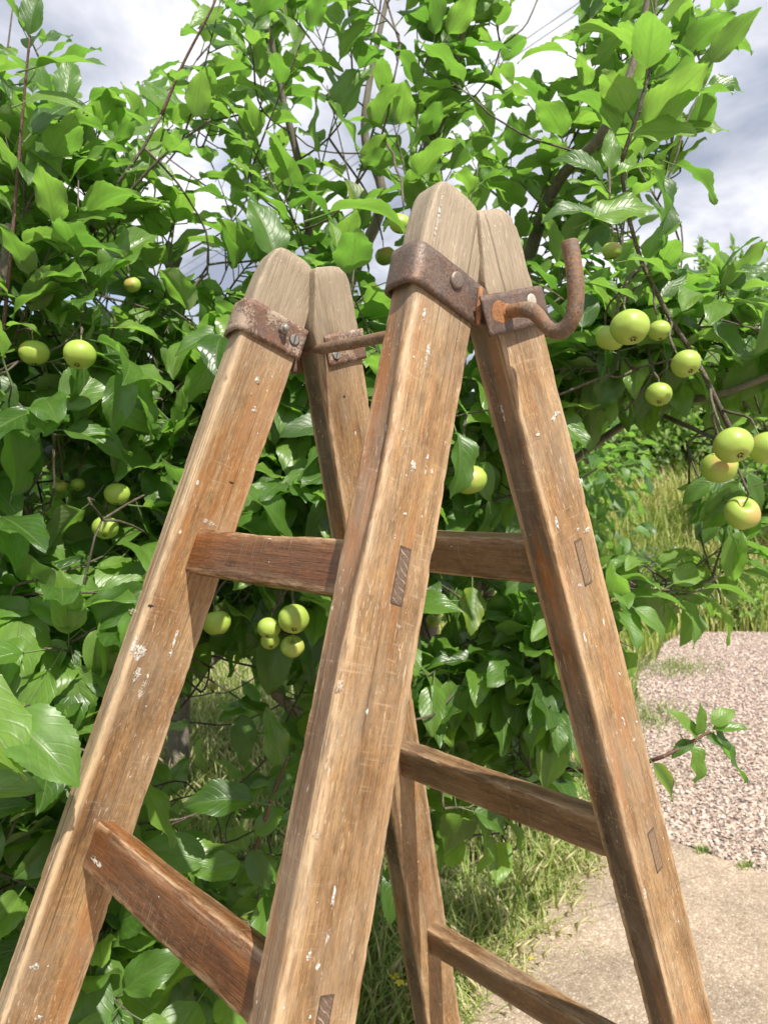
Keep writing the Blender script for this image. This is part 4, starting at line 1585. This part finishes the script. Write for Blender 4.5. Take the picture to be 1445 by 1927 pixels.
# --- three apple trees close behind the ladder
g = G(600, 1.75)
t_mid = Tree('apple_tree', 'leafy apple tree behind the ladder, its grey trunk hidden by low leaves', g, [
    ([g + Vector((0, 0, -.03)), zp(612, 1700, 1.74), zp(600, 1400, 1.76), zp(560, 1150, 1.75), zp(500, 960, 1.72)], .05, .036),
    ([zp(500, 960, 1.72), zp(470, 860, 1.68), zp(380, 760, 1.6), zp(300, 600, 1.5), zp(330, 480, 1.45)], .028, .010),
    ([zp(500, 960, 1.72), zp(560, 800, 1.7), zp(650, 560, 1.65), zp(715, 375, 1.6), zp(688, 270, 1.58), zp(698, 160, 1.56), zp(745, -40, 1.55)], .020, .0045),
    ([zp(560, 1150, 1.75), zp(420, 1060, 1.55), zp(240, 1000, 1.4), zp(120, 960, 1.32)], .020, .007),
    ([zp(600, 1400, 1.76), zp(540, 1330, 1.55), zp(520, 1290, 1.35), zp(500, 1260, 1.25)], .016, .006),
    ([zp(650, 560, 1.65), zp(590, 470, 1.5), zp(565, 330, 1.4), zp(525, 170, 1.35), zp(500, 20, 1.3)], .011, .004),
    ([zp(612, 1700, 1.74), zp(460, 1640, 1.5), zp(300, 1650, 1.3), zp(160, 1600, 1.2)], .015, .006),
])
g = G(815, 1.7)
t_right = Tree('apple_tree', 'apple tree rising beyond the tallest stile tops with boughs spreading over the drive', g, [
    ([g + Vector((0, 0, -.03)), zp(800, 1700, 1.7), zp(770, 1420, 1.68), zp(800, 1150, 1.65), zp(860, 850, 1.6)], .040, .026),
    ([zp(860, 850, 1.6), zp(960, 600, 1.45), zp(1040, 360, 1.3), zp(1130, 260, 1.15), zp(1190, 130, 1.1), zp(1215, -30, 1.08)], .017, .0035),
    ([zp(860, 850, 1.6), zp(860, 560, 1.55), zp(800, 330, 1.4), zp(850, 170, 1.35), zp(880, -20, 1.3)], .018, .006),
    ([zp(800, 1150, 1.65), zp(1060, 880, 1.45), zp(1230, 770, 1.25), zp(1340, 745, 1.15), zp(1460, 700, 1.1), zp(1560, 640, 1.1)], .0085, .004),
    ([zp(770, 1420, 1.68), zp(960, 1260, 1.5), zp(1090, 1120, 1.4), zp(1230, 1095, 1.35), zp(1330, 1110, 1.32)], .014, .005),
    ([zp(770, 1420, 1.68), zp(900, 1400, 1.5), zp(1000, 1420, 1.35), zp(1060, 1440, 1.28)], .012, .005),
    ([zp(1230, 770, 1.25), zp(1330, 820, 1.12), zp(1390, 830, 1.0)], .004, .0025),
])
g = G(-230, 1.35)
t_left = Tree('apple_tree', 'young apple tree at the left edge with a tall red shoot and large low leaves', g, [
    ([g + Vector((0, 0, -.03)), zp(-220, 1600, 1.33), zp(-200, 1200, 1.3), zp(-150, 900, 1.2), zp(-90, 700, 1.1)], .035, .020),
    ([zp(-90, 700, 1.1), zp(-30, 600, 1.0), zp(10, 520, .97), zp(30, 420, .95)], .012, .006),
    ([zp(-150, 900, 1.2), zp(-60, 1000, 1.05), zp(20, 1150, .92), zp(60, 1200, .88)], .012, .005),
    ([zp(-200, 1200, 1.3), zp(-120, 1350, 1.0), zp(-60, 1380, .8), zp(-25, 1385, .7)], .011, .004),
    ([zp(-220, 1600, 1.33), zp(-120, 1650, 1.1), zp(-30, 1690, .95)], .011, .004),
])
TREES = [t_mid, t_right, t_left]


def tree_for(x, y):
    b = 180 if y < 900 else 140
    if x < b + random.uniform(-60, 60): return t_left
    return t_mid if x < 745 + random.uniform(-70, 70) else t_right


# --- shoots and leaves that stand out in the photograph
def pth(*pts): return catmull([zp(*p) for p in pts], 5)


def hero(tree, bpx, tpx, d0, d1, nrm, w=1.0, var=None):
    b, t = zp(*bpx, d0), zp(*tpx, d1)
    tree.leaf(b, t - b, nrm, (t - b).length, w, var, True)


BK = -FWD
BIGV = sorted(range(NVAR), key=lambda k: -HI[k][0][:, 2].std())[:2]
tree = t_left
tree.shoot(None, Vector((0, 0, 1)), 0, 11, .075, path=pth((5, 640, .96), (22, 470, .94), (42, 230, .92), (57, 66, .9)), red=True, r=.0032, connect=False, force=True)
hero(tree, (57, 66), (63, -34), .9, .88, BK + Vector((.2, 0, .3)), 1.0)
hero(tree, (70, 125), (193, 92), .9, .88, Vector((0, 0, 1)) + BK * .4, .8)
hero(tree, (52, 190), (155, 150), .9, .87, BK * .8 + Vector((0, 0, .6)), 1.1)
hero(tree, (-110, 1290), (62, 1388), .66, .60, SUN + Vector((.1, .1, .4)), 1.0, NVAR)
hero(tree, (18, 1352), (134, 1430), .66, .61, SUN + Vector((-.2, .1, .2)), 1.15, NVAR + 1)
hero(tree, (-70, 1400), (38, 1425), .68, .64, Vector((0, 0, 1)) + BK * .4, 1.0)
hero(tree, (-80, 1500), (60, 1460), .72, .68, Vector((0, 0, 1)) + BK * .4, .9)
for bpx, tpx, w in (((183, 1178), (262, 1084), 1.0), ((150, 1180), (50, 1100), .9), ((126, 1208), (30, 1288), 1.0), ((140, 1250), (163, 1372), 1.1),
                    ((-20, 1150), (53, 1130), 1.0), ((183, 1185), (168, 1290), .9), ((195, 1200), (250, 1190), .9), ((50, 1180), (10, 1250), 1.0)):
    hero(tree, bpx, tpx, .88, .86, SUN + BK * .3 + Vector((random.uniform(-.4, .4), random.uniform(-.4, .4), 0)), w, NVAR + random.randrange(2) if random.random() < .45 else None)
tree.twig(pth((-60, 1250, .95), (60, 1230, .9), (130, 1210, .89), (183, 1180, .88)), .003, .0015)
tree = t_mid
tree.shoot(None, Vector((0, 0, 1)), 0, 11, .075, path=pth((100, 505, 1.12), (200, 410, 1.1), (300, 300, 1.08), (397, 225, 1.06)), r=.0035, force=False)
tree.shoot(None, Vector((0, 0, 1)), 0, 8, .07, path=pth((305, 215, 1.08), (345, 120, 1.07), (398, 18, 1.05), (420, -40, 1.05)), r=.003, red=True)
tree.shoot(None, Vector((0, 0, 1)), 0, 13, .075, path=pth((440, 520, 1.05), (462, 380, 1.05), (492, 240, 1.04), (505, 110, 1.03), (500, -20, 1.02)), r=.0032, red=True)
tree.shoot(None, Vector((0, 0, 1)), 0, 10, .07, path=pth((590, 450, 1.2), (572, 350, 1.2), (548, 260, 1.2), (520, 130, 1.2)), r=.0032)
tree.shoot(None, Vector((0, 0, 1)), 0, 9, .07, path=pth((515, 470, 1.3), (512, 330, 1.3), (505, 200, 1.3)), r=.0035)
hero(tree, (620, 400), (780, 345), 1.0, .98, Vector((0, 0, 1)) + BK * .3, .8)
hero(tree, (475, 1508), (340, 1486), .9, .88, Vector((0, 0, 1)) + BK * .6, 1.0)
hero(tree, (387, 1625), (262, 1560), .92, .9, Vector((0, 0, 1)) + BK * .7, 1.1)
hero(tree, (453, 1622), (360, 1650), .92, .9, Vector((0, 0, 1)) + BK * .9, 1.2)
hero(tree, (527, 1440), (514, 1338), .93, .91, BK + Vector((.5, 0, .2)), .9)
hero(tree, (505, 1500), (560, 1450), .93, .93, BK + Vector((-.2, 0, .4)), 1.0)
hero(tree, (480, 1570), (540, 1520), .93, .93, BK + Vector((.2, 0, .4)), 1.0)
hero(tree, (470, 1600), (510, 1690), .92, .9, BK + Vector((.2, 0, .4)), .9)
tree.twig(pth((470, 1640, .98), (490, 1570, .94), (520, 1480, .93), (545, 1420, .93)), .0032, .0016, True)
for bpx, tpx in (((215, 775), (300, 800)), ((240, 745), (205, 690)), ((345, 775), (340, 735))):
    hero(tree, bpx, tpx, 1.0, .98, BK + Vector((0, 0, .4)), 1.0)
tree = t_right
tree.shoot(None, Vector((0, 0, 1)), 0, 12, .08, path=pth((800, 335, 1.02), (835, 220, 1.0), (862, 110, .98), (875, 20, .97)), r=.0035, red=True)
tree.shoot(None, Vector((0, 0, 1)), 0, 9, .085, path=pth((1035, 565, .93), (1075, 490, .92), (1110, 430, .9), (1140, 330, .88)), r=.0034, red=True)
tree.shoot(None, Vector((0, 0, 1)), 0, 14, .095, path=pth((1170, 300, .95), (1200, 210, .93), (1225, 110, .92), (1235, -30, .92)), r=.0036)
tree.shoot(None, Vector((1, 0, .3)), 0, 8, .09, path=pth((1190, 240, .95), (1240, 200, .93), (1290, 150, .92), (1330, 110, .9)), r=.0034)
tree.shoot(None, Vector((0, 0, 1)), 0, 8, .075, path=pth((900, 370, 1.1), (925, 270, 1.08), (915, 170, 1.08), (940, 60, 1.06)), r=.003)
hero(tree, (1115, 412), (1240, 352), .88, .87, BK * .8 + Vector((0, 0, .6)), 1.0)
hero(tree, (1120, 410), (1030, 352), .88, .86, BK * .5 + Vector((0, 0, .8)), .9)
hero(tree, (1132, 340), (1068, 245), .88, .86, BK * .8 + Vector((.3, 0, .5)), .9)
hero(tree, (1150, 320), (1150, 228), .88, .87, BK + Vector((-.3, 0, .3)), .8)
hero(tree, (1160, 330), (1250, 280), .88, .87, BK * .6 + Vector((0, 0, .8)), .7)
hero(tree, (1270, 310), (1374, 348), .9, .9, BK * .3 + Vector((0, 0, 1)), .7)
hero(tree, (1095, 530), (1205, 545), .86, .84, BK * .3 + Vector((0, 0, 1)), .75)
hero(tree, (1180, 490), (1280, 475), .9, .9, BK * .4 + Vector((0, 0, 1)), .8)
hero(tree, (1225, 320), (1302, 430), .9, .88, BK * .5 + Vector((.5, 0, .4)), .6)
hero(tree, (1190, 250), (1310, 235), .92, .88, BK * .9 + Vector((0, 0, .5)), 1.3)
hero(tree, (1330, 160), (1412, 140), .92, .9, BK * .9 + Vector((0, 0, .5)), 1.0)
hero(tree, (1480, 520), (1398, 500), .9, .88, BK * .6 + Vector((0, 0, .6)), .9)
hero(tree, (858, 812), (893, 935), .97, .95, BK * .7 + Vector((.5, 0, .5)), .9)
# the lone sprig over the gravel
for bpx, tpx, w in (((1339, 1372), (1409, 1364), .75), ((1337, 1361), (1388, 1328), 1.25), ((1312, 1388), (1266, 1328), .85), ((1312, 1384), (1327, 1325), .9),
                    ((1305, 1396), (1257, 1408), 1.0), ((1293, 1403), (1340, 1476), 1.1), ((1345, 1374), (1389, 1424), .7), ((1330, 1382), (1420, 1460), .62), ((1228, 1436), (1309, 1524), .72)):
    hero(tree, bpx, tpx, .97, .96, Vector((0, 0, .9)) + BK * .6 + Vector((random.uniform(-.4, .4), random.uniform(-.4, .4), 0)), w)
tree.twig(pth((1020, 1440, 1.25), (1130, 1452, 1.1), (1226, 1431, .98), (1283, 1405, .97), (1336, 1376, .97)), .0042, .0016, True)
tree.shoot(None, Vector((1, 0, 0)), 0, 9, .075, 'rosette', path=pth((1445, 610, .98), (1380, 640, .97), (1320, 670, .96), (1270, 690, .95)), r=.004, red=True, force=False)
tree.shoot(None, Vector((1, 0, 0)), 0, 8, .075, 'rosette', path=pth((1450, 735, 1.0), (1380, 755, 1.0), (1300, 770, 1.0), (1230, 790, 1.0)), r=.004)
tree.shoot(None, Vector((1, 0, 0)), 0, 10, .078, 'hang', path=pth((1470, 740, .98), (1440, 800, .97), (1400, 870, .97), (1370, 930, .98)), r=.004)
for bpx, tpx, w in (((1390, 905), (1325, 1010), .8), ((1395, 1000), (1350, 1105), .8), ((1400, 920), (1300, 960), .8), ((1405, 890), (1440, 960), .9), ((1380, 1010), (1415, 1070), .8), ((1345, 905), (1270, 930), .9)):
    hero(tree, bpx, tpx, 1.0, 1.0, Vector((0, 0, .7)) + BK * .6 + Vector((random.uniform(-.4, .4), random.uniform(-.4, .4), 0)), w)
# the pale spray low on the right
for k in range(24):
    x = 1075 + 290 * random.random(); y = 1068 + 110 * random.random() * (1 - .6 * (x - 1075) / 290) + 18 * math.sin(x * .03)
    b = zp(x, y, 1.04 + .14 * random.random())
    tree.shoot(b, Vector((random.uniform(-.5, .5), random.uniform(-.5, .5), random.uniform(-.1, .8))), .09, 6, .076, 'rosette', nomask=True, pale=True)
for k in range(46):
    x = 1120 + 330 * random.random(); y = 570 + 150 * random.random()
    b = zp(x, y, 1.04 + .24 * random.random())
    tree.shoot(b, Vector((random.uniform(-.5, .5), random.uniform(-.5, .5), random.uniform(-.3, .7))), .09, 8, .080, 'rosette', nomask=(y > 590))
for k in range(12):
    x = 1290 + 150 * random.random(); y = 790 + 220 * random.random()
    b = zp(x, y, 1.02 + .12 * random.random())
    tree.shoot(b, Vector((random.uniform(-.5, .5), random.uniform(-.5, .5), -.5)), .07, 5, .078, 'hang')

# --- everything else: shoots filling the crowns
PEND = []
cells = [(i, j) for j in range(-1, 35) for i in range(-4, 28)]
random.shuffle(cells)
for i, j in cells:
    v = mask(i * 60 + 30, j * 60 + 30)
    if not v: continue
    outside = not (0 <= i < 24 and 0 <= j < 32)
    low = j > 9
    rate = {1: .22, 2: .42, 3: 1.02 if not low else 1.85}[v] * (.6 if outside else 1.0)
    hollow = 20 < j < 27 and 4 < i < 10
    if hollow: rate = max(rate, .9)
    n = int(rate) + (random.random() < rate - int(rate))
    for _ in range(n):
        x, y = (i + random.random()) * 60.2, (j + random.random()) * 60.2
        fy = min(1.0, max(0.0, y / 1300))
        if x < 200: d0 = 1.05 - .20 * fy
        elif x < 740: d0 = 1.18 - .18 * fy
        else: d0 = 1.24 - .16 * fy
        d = d0 + abs(random.gauss(0, .14)) if random.random() < .8 else d0 + random.uniform(.3, .9)
        if hollow: d = max(d, 1.35 + random.random() * .7)
        t = tree_for(x, y)
        b = zp(x, y, d)
        if b.z < .12: continue
        up = j < 9
        if up:
            dr = Vector((random.gauss(0, .4), random.gauss(0, .4), 1)); st_ = 'up' if random.random() < .75 else 'rosette'
        else:
            dr = Vector((random.gauss(0, .7), random.gauss(0, .7) - .25, random.uniform(-.5, .7))); st_ = random.choice(['rosette', 'rosette', 'hang', 'up'])
        L = random.uniform(.13, .27) if st_ != 'rosette' else random.uniform(.05, .11)
        b = b - dr.normalized() * L * .5
        big = 1.06 if (x > 980 and y < 620) else 1.0
        PEND.append((t, b, dr, L, random.randint(9, 13) if st_ != 'rosette' else random.randint(7, 9), random.uniform(.078, .106) * big, st_))

for t in TREES:
    mine = sorted((p for p in PEND if p[0] is t), key=lambda p: t.reach(p[1], p[2])[1])
    for p in mine: t.shoot(*p[1:])

# ------------------------------------------------------------------ apples
def apple_mesh(var):
    r = random.Random(var)
    prof = []
    for k in range(19):
        a = math.pi * k / 18
        z = math.cos(a); rr = math.sin(a)
        z2 = z * .90 - (.34 * math.exp(-(rr / .26) ** 2) if z > 0 else 0) + (.20 * math.exp(-(rr / .24) ** 2) if z < 0 else 0)
        prof.append((rr * (1.03 - .06 * (1 - z) / 2 * r.uniform(.6, 1.4)), z2))
    n = 28
    V, UV = [], []
    for k, (rr, z) in enumerate(prof):
        for i in range(n):
            a = 2 * math.pi * i / n
            m = 1 + .022 * math.cos(5 * a + var) * (1 if z < 0 else .4) + .045 * math.cos(a + var * 2) * (1 - .5 * z) + .02 * math.cos(2 * a + var)
            V.append((rr * m * math.cos(a), rr * m * math.sin(a), z)); UV.append((i / n, k / 18, 0))
    return mesh('apple', V, grid_faces(19, n), True, {'luv': ('FLOAT_VECTOR', UV)})


def calyx_mesh():
    V, F = [], []
    for k in range(5):
        a = 2 * math.pi * k / 5
        c, s = math.cos(a), math.sin(a)
        b = len(V)
        for rr, ww, z in ((.03, .09, -.70), (.12, .085, -.76), (.17, .0, -.87)):
            for sg in (-1, 1):
                V.append((c * rr - s * ww * sg, s * rr + c * ww * sg, z))
        F += [(b, b + 1, b + 3, b + 2), (b + 2, b + 3, b + 5, b + 4)]
    b = len(V)
    for k in range(8):
        a = 2 * math.pi * k / 8
        V.append((.10 * math.cos(a), .10 * math.sin(a), -.69))
    F.append(tuple(range(b, b + 8))[::-1])
    return mesh('calyx', V, F, False)


AM = [fix_normals(apple_mesh(k)) for k in range(4)]
for m_ in AM: m_.materials.append(APPLE)
CM = calyx_mesh(); CM.materials.append(CALYX)
SV, SF = tube(catmull([(0, 0, .52), (.03, .0, .85), (.1, .03, 1.25), (.12, .06, 1.5)], 3), .045, 6)
SM = mesh('stalk', SV, SF, True); SM.materials.append(STALK)
for k, (px, py, pr, R, label) in enumerate(APPLES):
    d = R * FPX / pr
    c = zp(px, py, d)
    o = bpy.data.objects.new('apple', AM[k % 4]); COL.objects.link(o)
    tag(o, label, 'apple', 'apples ripening on the trees')
    # some show their eye to the camera, most hang from above
    face = {0: .95, 3: -1.0, 15: .9, 16: .7, 17: -.9, 4: .55}.get(k, random.uniform(-.5, .9))
    ax = (Vector((0, 0, 1)) - BK * face + RGT * random.uniform(-.35, .35)).normalized()
    q = ax.to_track_quat('Z', 'Y')
    o.matrix_world = Matrix.Translation(c) @ q.to_matrix().to_4x4() @ Matrix.Diagonal((R, R, R * .98, 1))
    for nm, me in (('calyx', CM), ('stalk', SM)):
        ch = bpy.data.objects.new(nm, me); COL.objects.link(ch); ch.parent = o
    t = tree_for(px, py)
    top = o.matrix_world @ Vector((.12, .06, 1.5))
    t.connect(top, Vector((0, 0, -1)) * .6 + FWD * -.25, .0020, 1.2)

for t in TREES: t.finish()
for t in TREES: t.emit()

# ------------------------------------------------------------------ trees and growth further back
def far_tree(name, label, px, d, h0, h1, R, n, size, group, seed):
    r = random.Random(seed)
    g = G(px, d)
    root = empty(name, g)
    tag(root, label, 'tree', group)
    top = g + Vector((0, 0, h1 * .8))
    P = catmull([g + Vector((0, 0, -.05)), g + Vector((.03, .02, h1 * .3)), g + Vector((-.04, .03, h1 * .55)), top], 5)
    V, F = tube(P, [.055 - .045 * i / (len(P) - 1) for i in range(len(P))], 8)
    link('trunk', fix_normals(mesh('trunk', V, F, True)), BARK, root)
    lumps = []
    for k in range(9):
        a = r.uniform(0, 6.28); rr = R * math.sqrt(r.random()) * .75; z = r.uniform(h0 + .2, h1 - .25)
        c = g + Vector((rr * math.cos(a), rr * math.sin(a), z)); lumps.append((c, r.uniform(.28, .5) * R))
        Pb = catmull([g + Vector((0, 0, min(z * .55, h1 * .6))), g.lerp(c, .5) + Vector((0, 0, z * .35)), c], 5)
        V, F = tube(Pb, [.022 - .017 * i / (len(Pb) - 1) for i in range(len(Pb))], 6)
        link('limb', fix_normals(mesh('limb', V, F, True)), BARK, root)
    mats, vs = [], []
    for k in range(n):
        c, rr = r.choice(lumps)
        v = Vector((r.gauss(0, 1), r.gauss(0, 1), r.gauss(0, 1))).normalized() * rr * r.random() ** .45
        v.z *= .85
        p = c + v
        if p.z < h0 * .6: continue
        t = (v.normalized() + Vector((r.gauss(0, .5), r.gauss(0, .5), r.gauss(0, .4) - .35))).normalized()
        nrm = Vector((r.gauss(0, .45), r.gauss(0, .45), .8)) + SUN * .6 + v.normalized() * .4
        mats.append(frame_of(p, t, nrm, size * r.uniform(.75, 1.2))); vs.append(r.randrange(NVAR))
    join_leaves('foliage', mats, vs, FAR, LEAF_FAR, root)
    return root


GRP = 'apple trees in the row behind'
far_tree('apple_tree', 'shaded apple tree filling the gap at the far left behind the grooved stile', 40, 2.75, .35, 2.0, .85, 1700, .085, GRP, 1)
far_tree('apple_tree', 'dark apple tree behind the hollow under the left-hand leaves', 330, 3.3, .45, 1.95, .95, 1900, .085, GRP, 2)
far_tree('apple_tree', 'apple tree in the back row seen between the two frames of the ladder', 650, 3.0, .5, 1.9, .8, 1700, .085, GRP, 3)
far_tree('apple_tree', 'apple tree in the back row seen between the two near stiles', 900, 3.4, .5, 1.75, .75, 1500, .085, GRP, 4)


def shrub(name, label, x, y, R, H, n, mat, size, seed, cat='shrub', group=None):
    r = random.Random(seed)
    z = float(terrain(np.array([x]), np.array([y]))[0])
    g = Vector((x, y, z))
    root = empty(name, g)
    tag(root, label, cat, group)
    for k in range(5):
        a = r.uniform(0, 6.28)
        P = [g + Vector((0, 0, -.05)), g + Vector((R * .3 * math.cos(a), R * .3 * math.sin(a), H * .5)), g + Vector((R * .5 * math.cos(a), R * .5 * math.sin(a), H * .85))]
        V, F = tube(catmull(P, 4), [.03 - .025 * i / 8 for i in range(9)], 6)
        link('stem', fix_normals(mesh('stem', V, F, True)), BARK, root)
    mats, vs = [], []
    for k in range(n):
        v = Vector((r.gauss(0, 1), r.gauss(0, 1), r.gauss(0, 1))).normalized() * (r.random() ** .4)
        lump = 1 + .3 * mn.noise(v * 2.2 + Vector((seed, 0, 0)))
        p = g + Vector((v.x * R * lump, v.y * R * lump, H * .52 + v.z * H * .5 * lump))
        if p.z < z: continue
        t = (v + Vector((r.gauss(0, .6), r.gauss(0, .6), r.gauss(0, .5)))).normalized()
        mats.append(frame_of(p, t, Vector((0, 0, .7)) + SUN * .6 + Vector((r.gauss(0, .5), r.gauss(0, .5), 0)), size * r.uniform(.7, 1.3), 1.1)); vs.append(r.randrange(NVAR))
    join_leaves('foliage', mats, vs, FAR, mat, root)


PALE = leaf_mat('pale_leaf', (.11, .20, .03), (.20, .31, .05), (.32, .42, .09), (.28, .36, .14), gloss=.5)
DARKS = leaf_mat('dark_shrub_leaf', (.02, .05, .012), (.035, .08, .018), (.06, .12, .03), (.10, .14, .06), gloss=.4)


def gp(px, d):
    p = at(px, 925, d); return p.x, p.y


for k, (px, d, R, H, mt, lab) in enumerate([
        (1350, 11.5, .7, .8, DARKS, 'dark glittering shrub on top of the bank beyond the hanging apples'),
        (1130, 11.2, .8, .9, PALE, 'pale green shrub on the bank behind the stile below the hook'),
        (1470, 9.0, .8, 1.2, PALE, 'light leafy shrub on the bank at the right edge'),
        (1010, 9.5, .8, 1.2, PALE, 'sunny yellow-green shrub glimpsed between the near stiles'),
        (1060, 12.0, 1.1, 2.1, PALE, 'tall pale shrub on the skyline behind the stile that carries the hook'),
        (1190, 11.6, 1.0, 1.7, PALE, 'rounded light green shrub on the skyline below the rosy apple'),
        (1285, 12.2, 1.0, 1.9, PALE, 'light green shrub on the skyline beneath the tallest sapling'),
        (1405, 11.8, 1.0, 1.8, PALE, 'light green shrub on the skyline behind the hanging apples'),
        (1500, 11.4, 1.0, 1.9, PALE, 'light green shrub on the skyline running out at the right edge'),
        (1250, 8.2, .5, .45, DARKS, 'low dark clump of weeds half way up the bank'),
        (1390, 7.2, .45, .42, PALE, 'low bright clump of weeds at the foot of the bank')]):
    x, y = gp(px, d)
    shrub('shrub', lab, x, y, R, H, 1900 if H > 1 else 500, mt, .13 if H > 1 else .07, 30 + k, 'shrub', 'shrubs on the bank')


def sapling(px, d, top_py, seed, label):
    r = random.Random(seed)
    x, y = gp(px, d)
    z = float(terrain(np.array([x]), np.array([y]))[0])
    H = CAM.z + (925.8 - top_py) / FPX * d - z
    g = Vector((x, y, z)); root = empty('willow_tree', g)
    tag(root, label, 'tree', 'wispy saplings beyond the bank')
    mats, vs = [], []
    V0, F0 = tube(catmull([g + Vector((0, 0, -.1)), g + Vector((.05, 0, H * .3)), g + Vector((0, .06, H * .6))], 5), .04, 6)
    link('trunk', fix_normals(mesh('trunk', V0, F0, True)), BARK, root)
    TV, TF = [], []
    for k in range(34):
        a = r.uniform(0, 6.28); sp = r.uniform(.1, .85); h = H * r.uniform(.6, 1.0) * (1.06 - .35 * sp)
        b = g + Vector((0, 0, H * r.uniform(.12, .5)))
        tip = g + Vector((sp * math.cos(a), sp * math.sin(a), h))
        P = catmull([b, b.lerp(tip, .45) + Vector((.12 * math.cos(a), .12 * math.sin(a), -.05)), tip], 5)
        V, F = tube(P, [.008 - .006 * i / (len(P) - 1) for i in range(len(P))], 4)
        o_ = len(TV); TV += V; TF += [tuple(i + o_ for i in f) for f in F]
        for q in range(110):
            f = r.uniform(.2, 1.0) * (len(P) - 1); i = min(int(f), len(P) - 2)
            p = P[i].lerp(P[i + 1], f - i)
            t = ((P[i + 1] - P[i]).normalized() * .9 + Vector((r.gauss(0, .6), r.gauss(0, .6), r.gauss(0, .3)))).normalized()
            mats.append(frame_of(p, t, Vector((r.gauss(0, .6), r.gauss(0, .6), .7)) + SUN * .4, .17 * r.uniform(.6, 1.2), .6)); vs.append(r.randrange(NVAR))
    link('branchwork', mesh('branchwork', TV, TF, True), BARK, root)
    join_leaves('foliage', mats, vs, FAR, PALE, root)


sapling(1300, 12.5, 462, 71, 'wispy willow sapling on the skyline, tallest beside the leaves')
sapling(1372, 12.0, 464, 72, 'wispy willow sapling standing alone on the skyline')
sapling(1435, 13.0, 530, 73, 'shorter willow sapling cut by the right edge of the skyline')
sapling(1215, 13.5, 540, 74, 'willow sapling mostly hidden behind the apple bough')

# overhead wires, far off
for (a, b, lab) in (((560, 365), (1180, -55), 'upper thin grey overhead wire crossing the sky'), ((560, 382), (1230, -70), 'lower thin grey overhead wire crossing the sky')):
    A, B = at(a[0], a[1], 24), at(b[0], b[1], 17)
    dirv = B - A
    A2, B2 = A - dirv * 2.2, B + dirv * 2.2
    P = [A2.lerp(B2, t) + Vector((0, 0, -1.0 * (1 - (2 * t - 1) ** 2) + 1.0)) for t in np.linspace(0, 1, 40)]
    V, F = tube(P, .011, 6)
    o = link('overhead_wire', mesh('overhead_wire', V, F, True), plain('wire_grey', (.26, .27, .30), .6))
    tag(o, lab, 'wire', 'overhead wires')

# straw and dead bits along the edge of the slab
n_ = 420
lx = 1.0 + 1.1 * rng.random(n_); ly = edge_y(lx) - np.abs(rng.normal(0, .05, n_)) - .14 * rng.random(n_) ** 4
la = rng.random(n_) * 6.28; ll = .008 + .035 * rng.random(n_) ** 2; lw = .0012 + .002 * rng.random(n_)
dx_, dy_ = np.cos(la), np.sin(la)
LV_ = np.stack([np.stack([lx + sx * dx_ * ll - sy * dy_ * lw, ly + sx * dy_ * ll + sy * dx_ * lw, np.full(n_, .006) + .004 * (sx > 0) * rng.random(n_)], -1) for sx, sy in ((-.5, -.5), (.5, -.5), (.5, .5), (-.5, .5))], 1)
o = link('straw_litter', np_mesh('straw_litter', LV_.reshape(-1, 3), np.arange(n_ * 4).reshape(-1, 4), False, {'lv': ('FLOAT', np.repeat(.75 + .25 * rng.random(n_), 4))}), GRASS)
tag(o, 'dry straw and bits of dead grass littering the edge of the concrete', 'litter', kind='stuff')

# small things on the ground
FLOWER = plain('yellow_petal', (.70, .55, .04), .6)
for k, (px, py, lab) in enumerate([(742, 1838, 'small yellow flower in the grass left of the rear stile'), (752, 1851, 'yellow flower just below its neighbour in the grass'), (997, 1808, 'fallen yellow leaf lying on the concrete')]):
    v = at(px, py, 1.0) - CAM
    t = (CAM.z - (.06 if k < 2 else .006)) / -v.z
    c = CAM + v * t
    if k < 2:
        root = empty('flower', (c.x, c.y, 0)); tag(root, lab, 'flower', 'yellow flowers in the grass')
        V, F = tube([(c.x, c.y, 0), (c.x + .004, c.y, .03), c], .0012, 5)
        link('stem', mesh('stem', V, F, True), STALK, root)
        for q in range(5):
            a = q * 1.2566; VV = []
            for rr, ww, z in ((.001, .001, 0), (.007, .005, .004), (.013, .003, .002)):
                for sg in (-1, 1):
                    VV.append((c.x + rr * math.cos(a) - ww * sg * math.sin(a), c.y + rr * math.sin(a) + ww * sg * math.cos(a), c.z + z))
            link('petal', mesh('petal', VV, [(0, 1, 3, 2), (2, 3, 5, 4)], True), FLOWER, root)
    else:
        V, F, UV = LO[2]
        M = frame_of(Vector((c.x, c.y, .008)), Vector((1, .3, .05)), Vector((0, 0, 1)), .022)
        W = (np.array(V) @ M[:3, :3].T) + M[:3, 3]
        o = link('fallen_leaf', mesh('fallen_leaf', W, F, True), FLOWER); tag(o, lab, 'leaf')
for k, (x, y, lab) in enumerate([(2.075, .81, 'tuft of weed where concrete meets gravel, nearer the stile'), (2.07, .66, 'tuft of weed where concrete meets gravel, nearer the right edge'), (3.4, 1.75, 'patch of weed on the inner edge of the drive'), (4.6, 2.2, 'grassy patch creeping over the far gravel')]):
    n = 60 if k < 2 else 500
    p = np.stack([x + rng.normal(0, .02 if k < 2 else .16, n), y + rng.normal(0, (.012 if k < 2 else .12), n), np.zeros(n)], -1)
    o = blades('weed_tuft', p, .012 if k < 2 else .03, .035 if k < 2 else .09, .002, GRASS, .8, 0, rng.random(n) * .6)
    tag(o, lab, 'weeds', 'weeds on the drive', 'stuff')
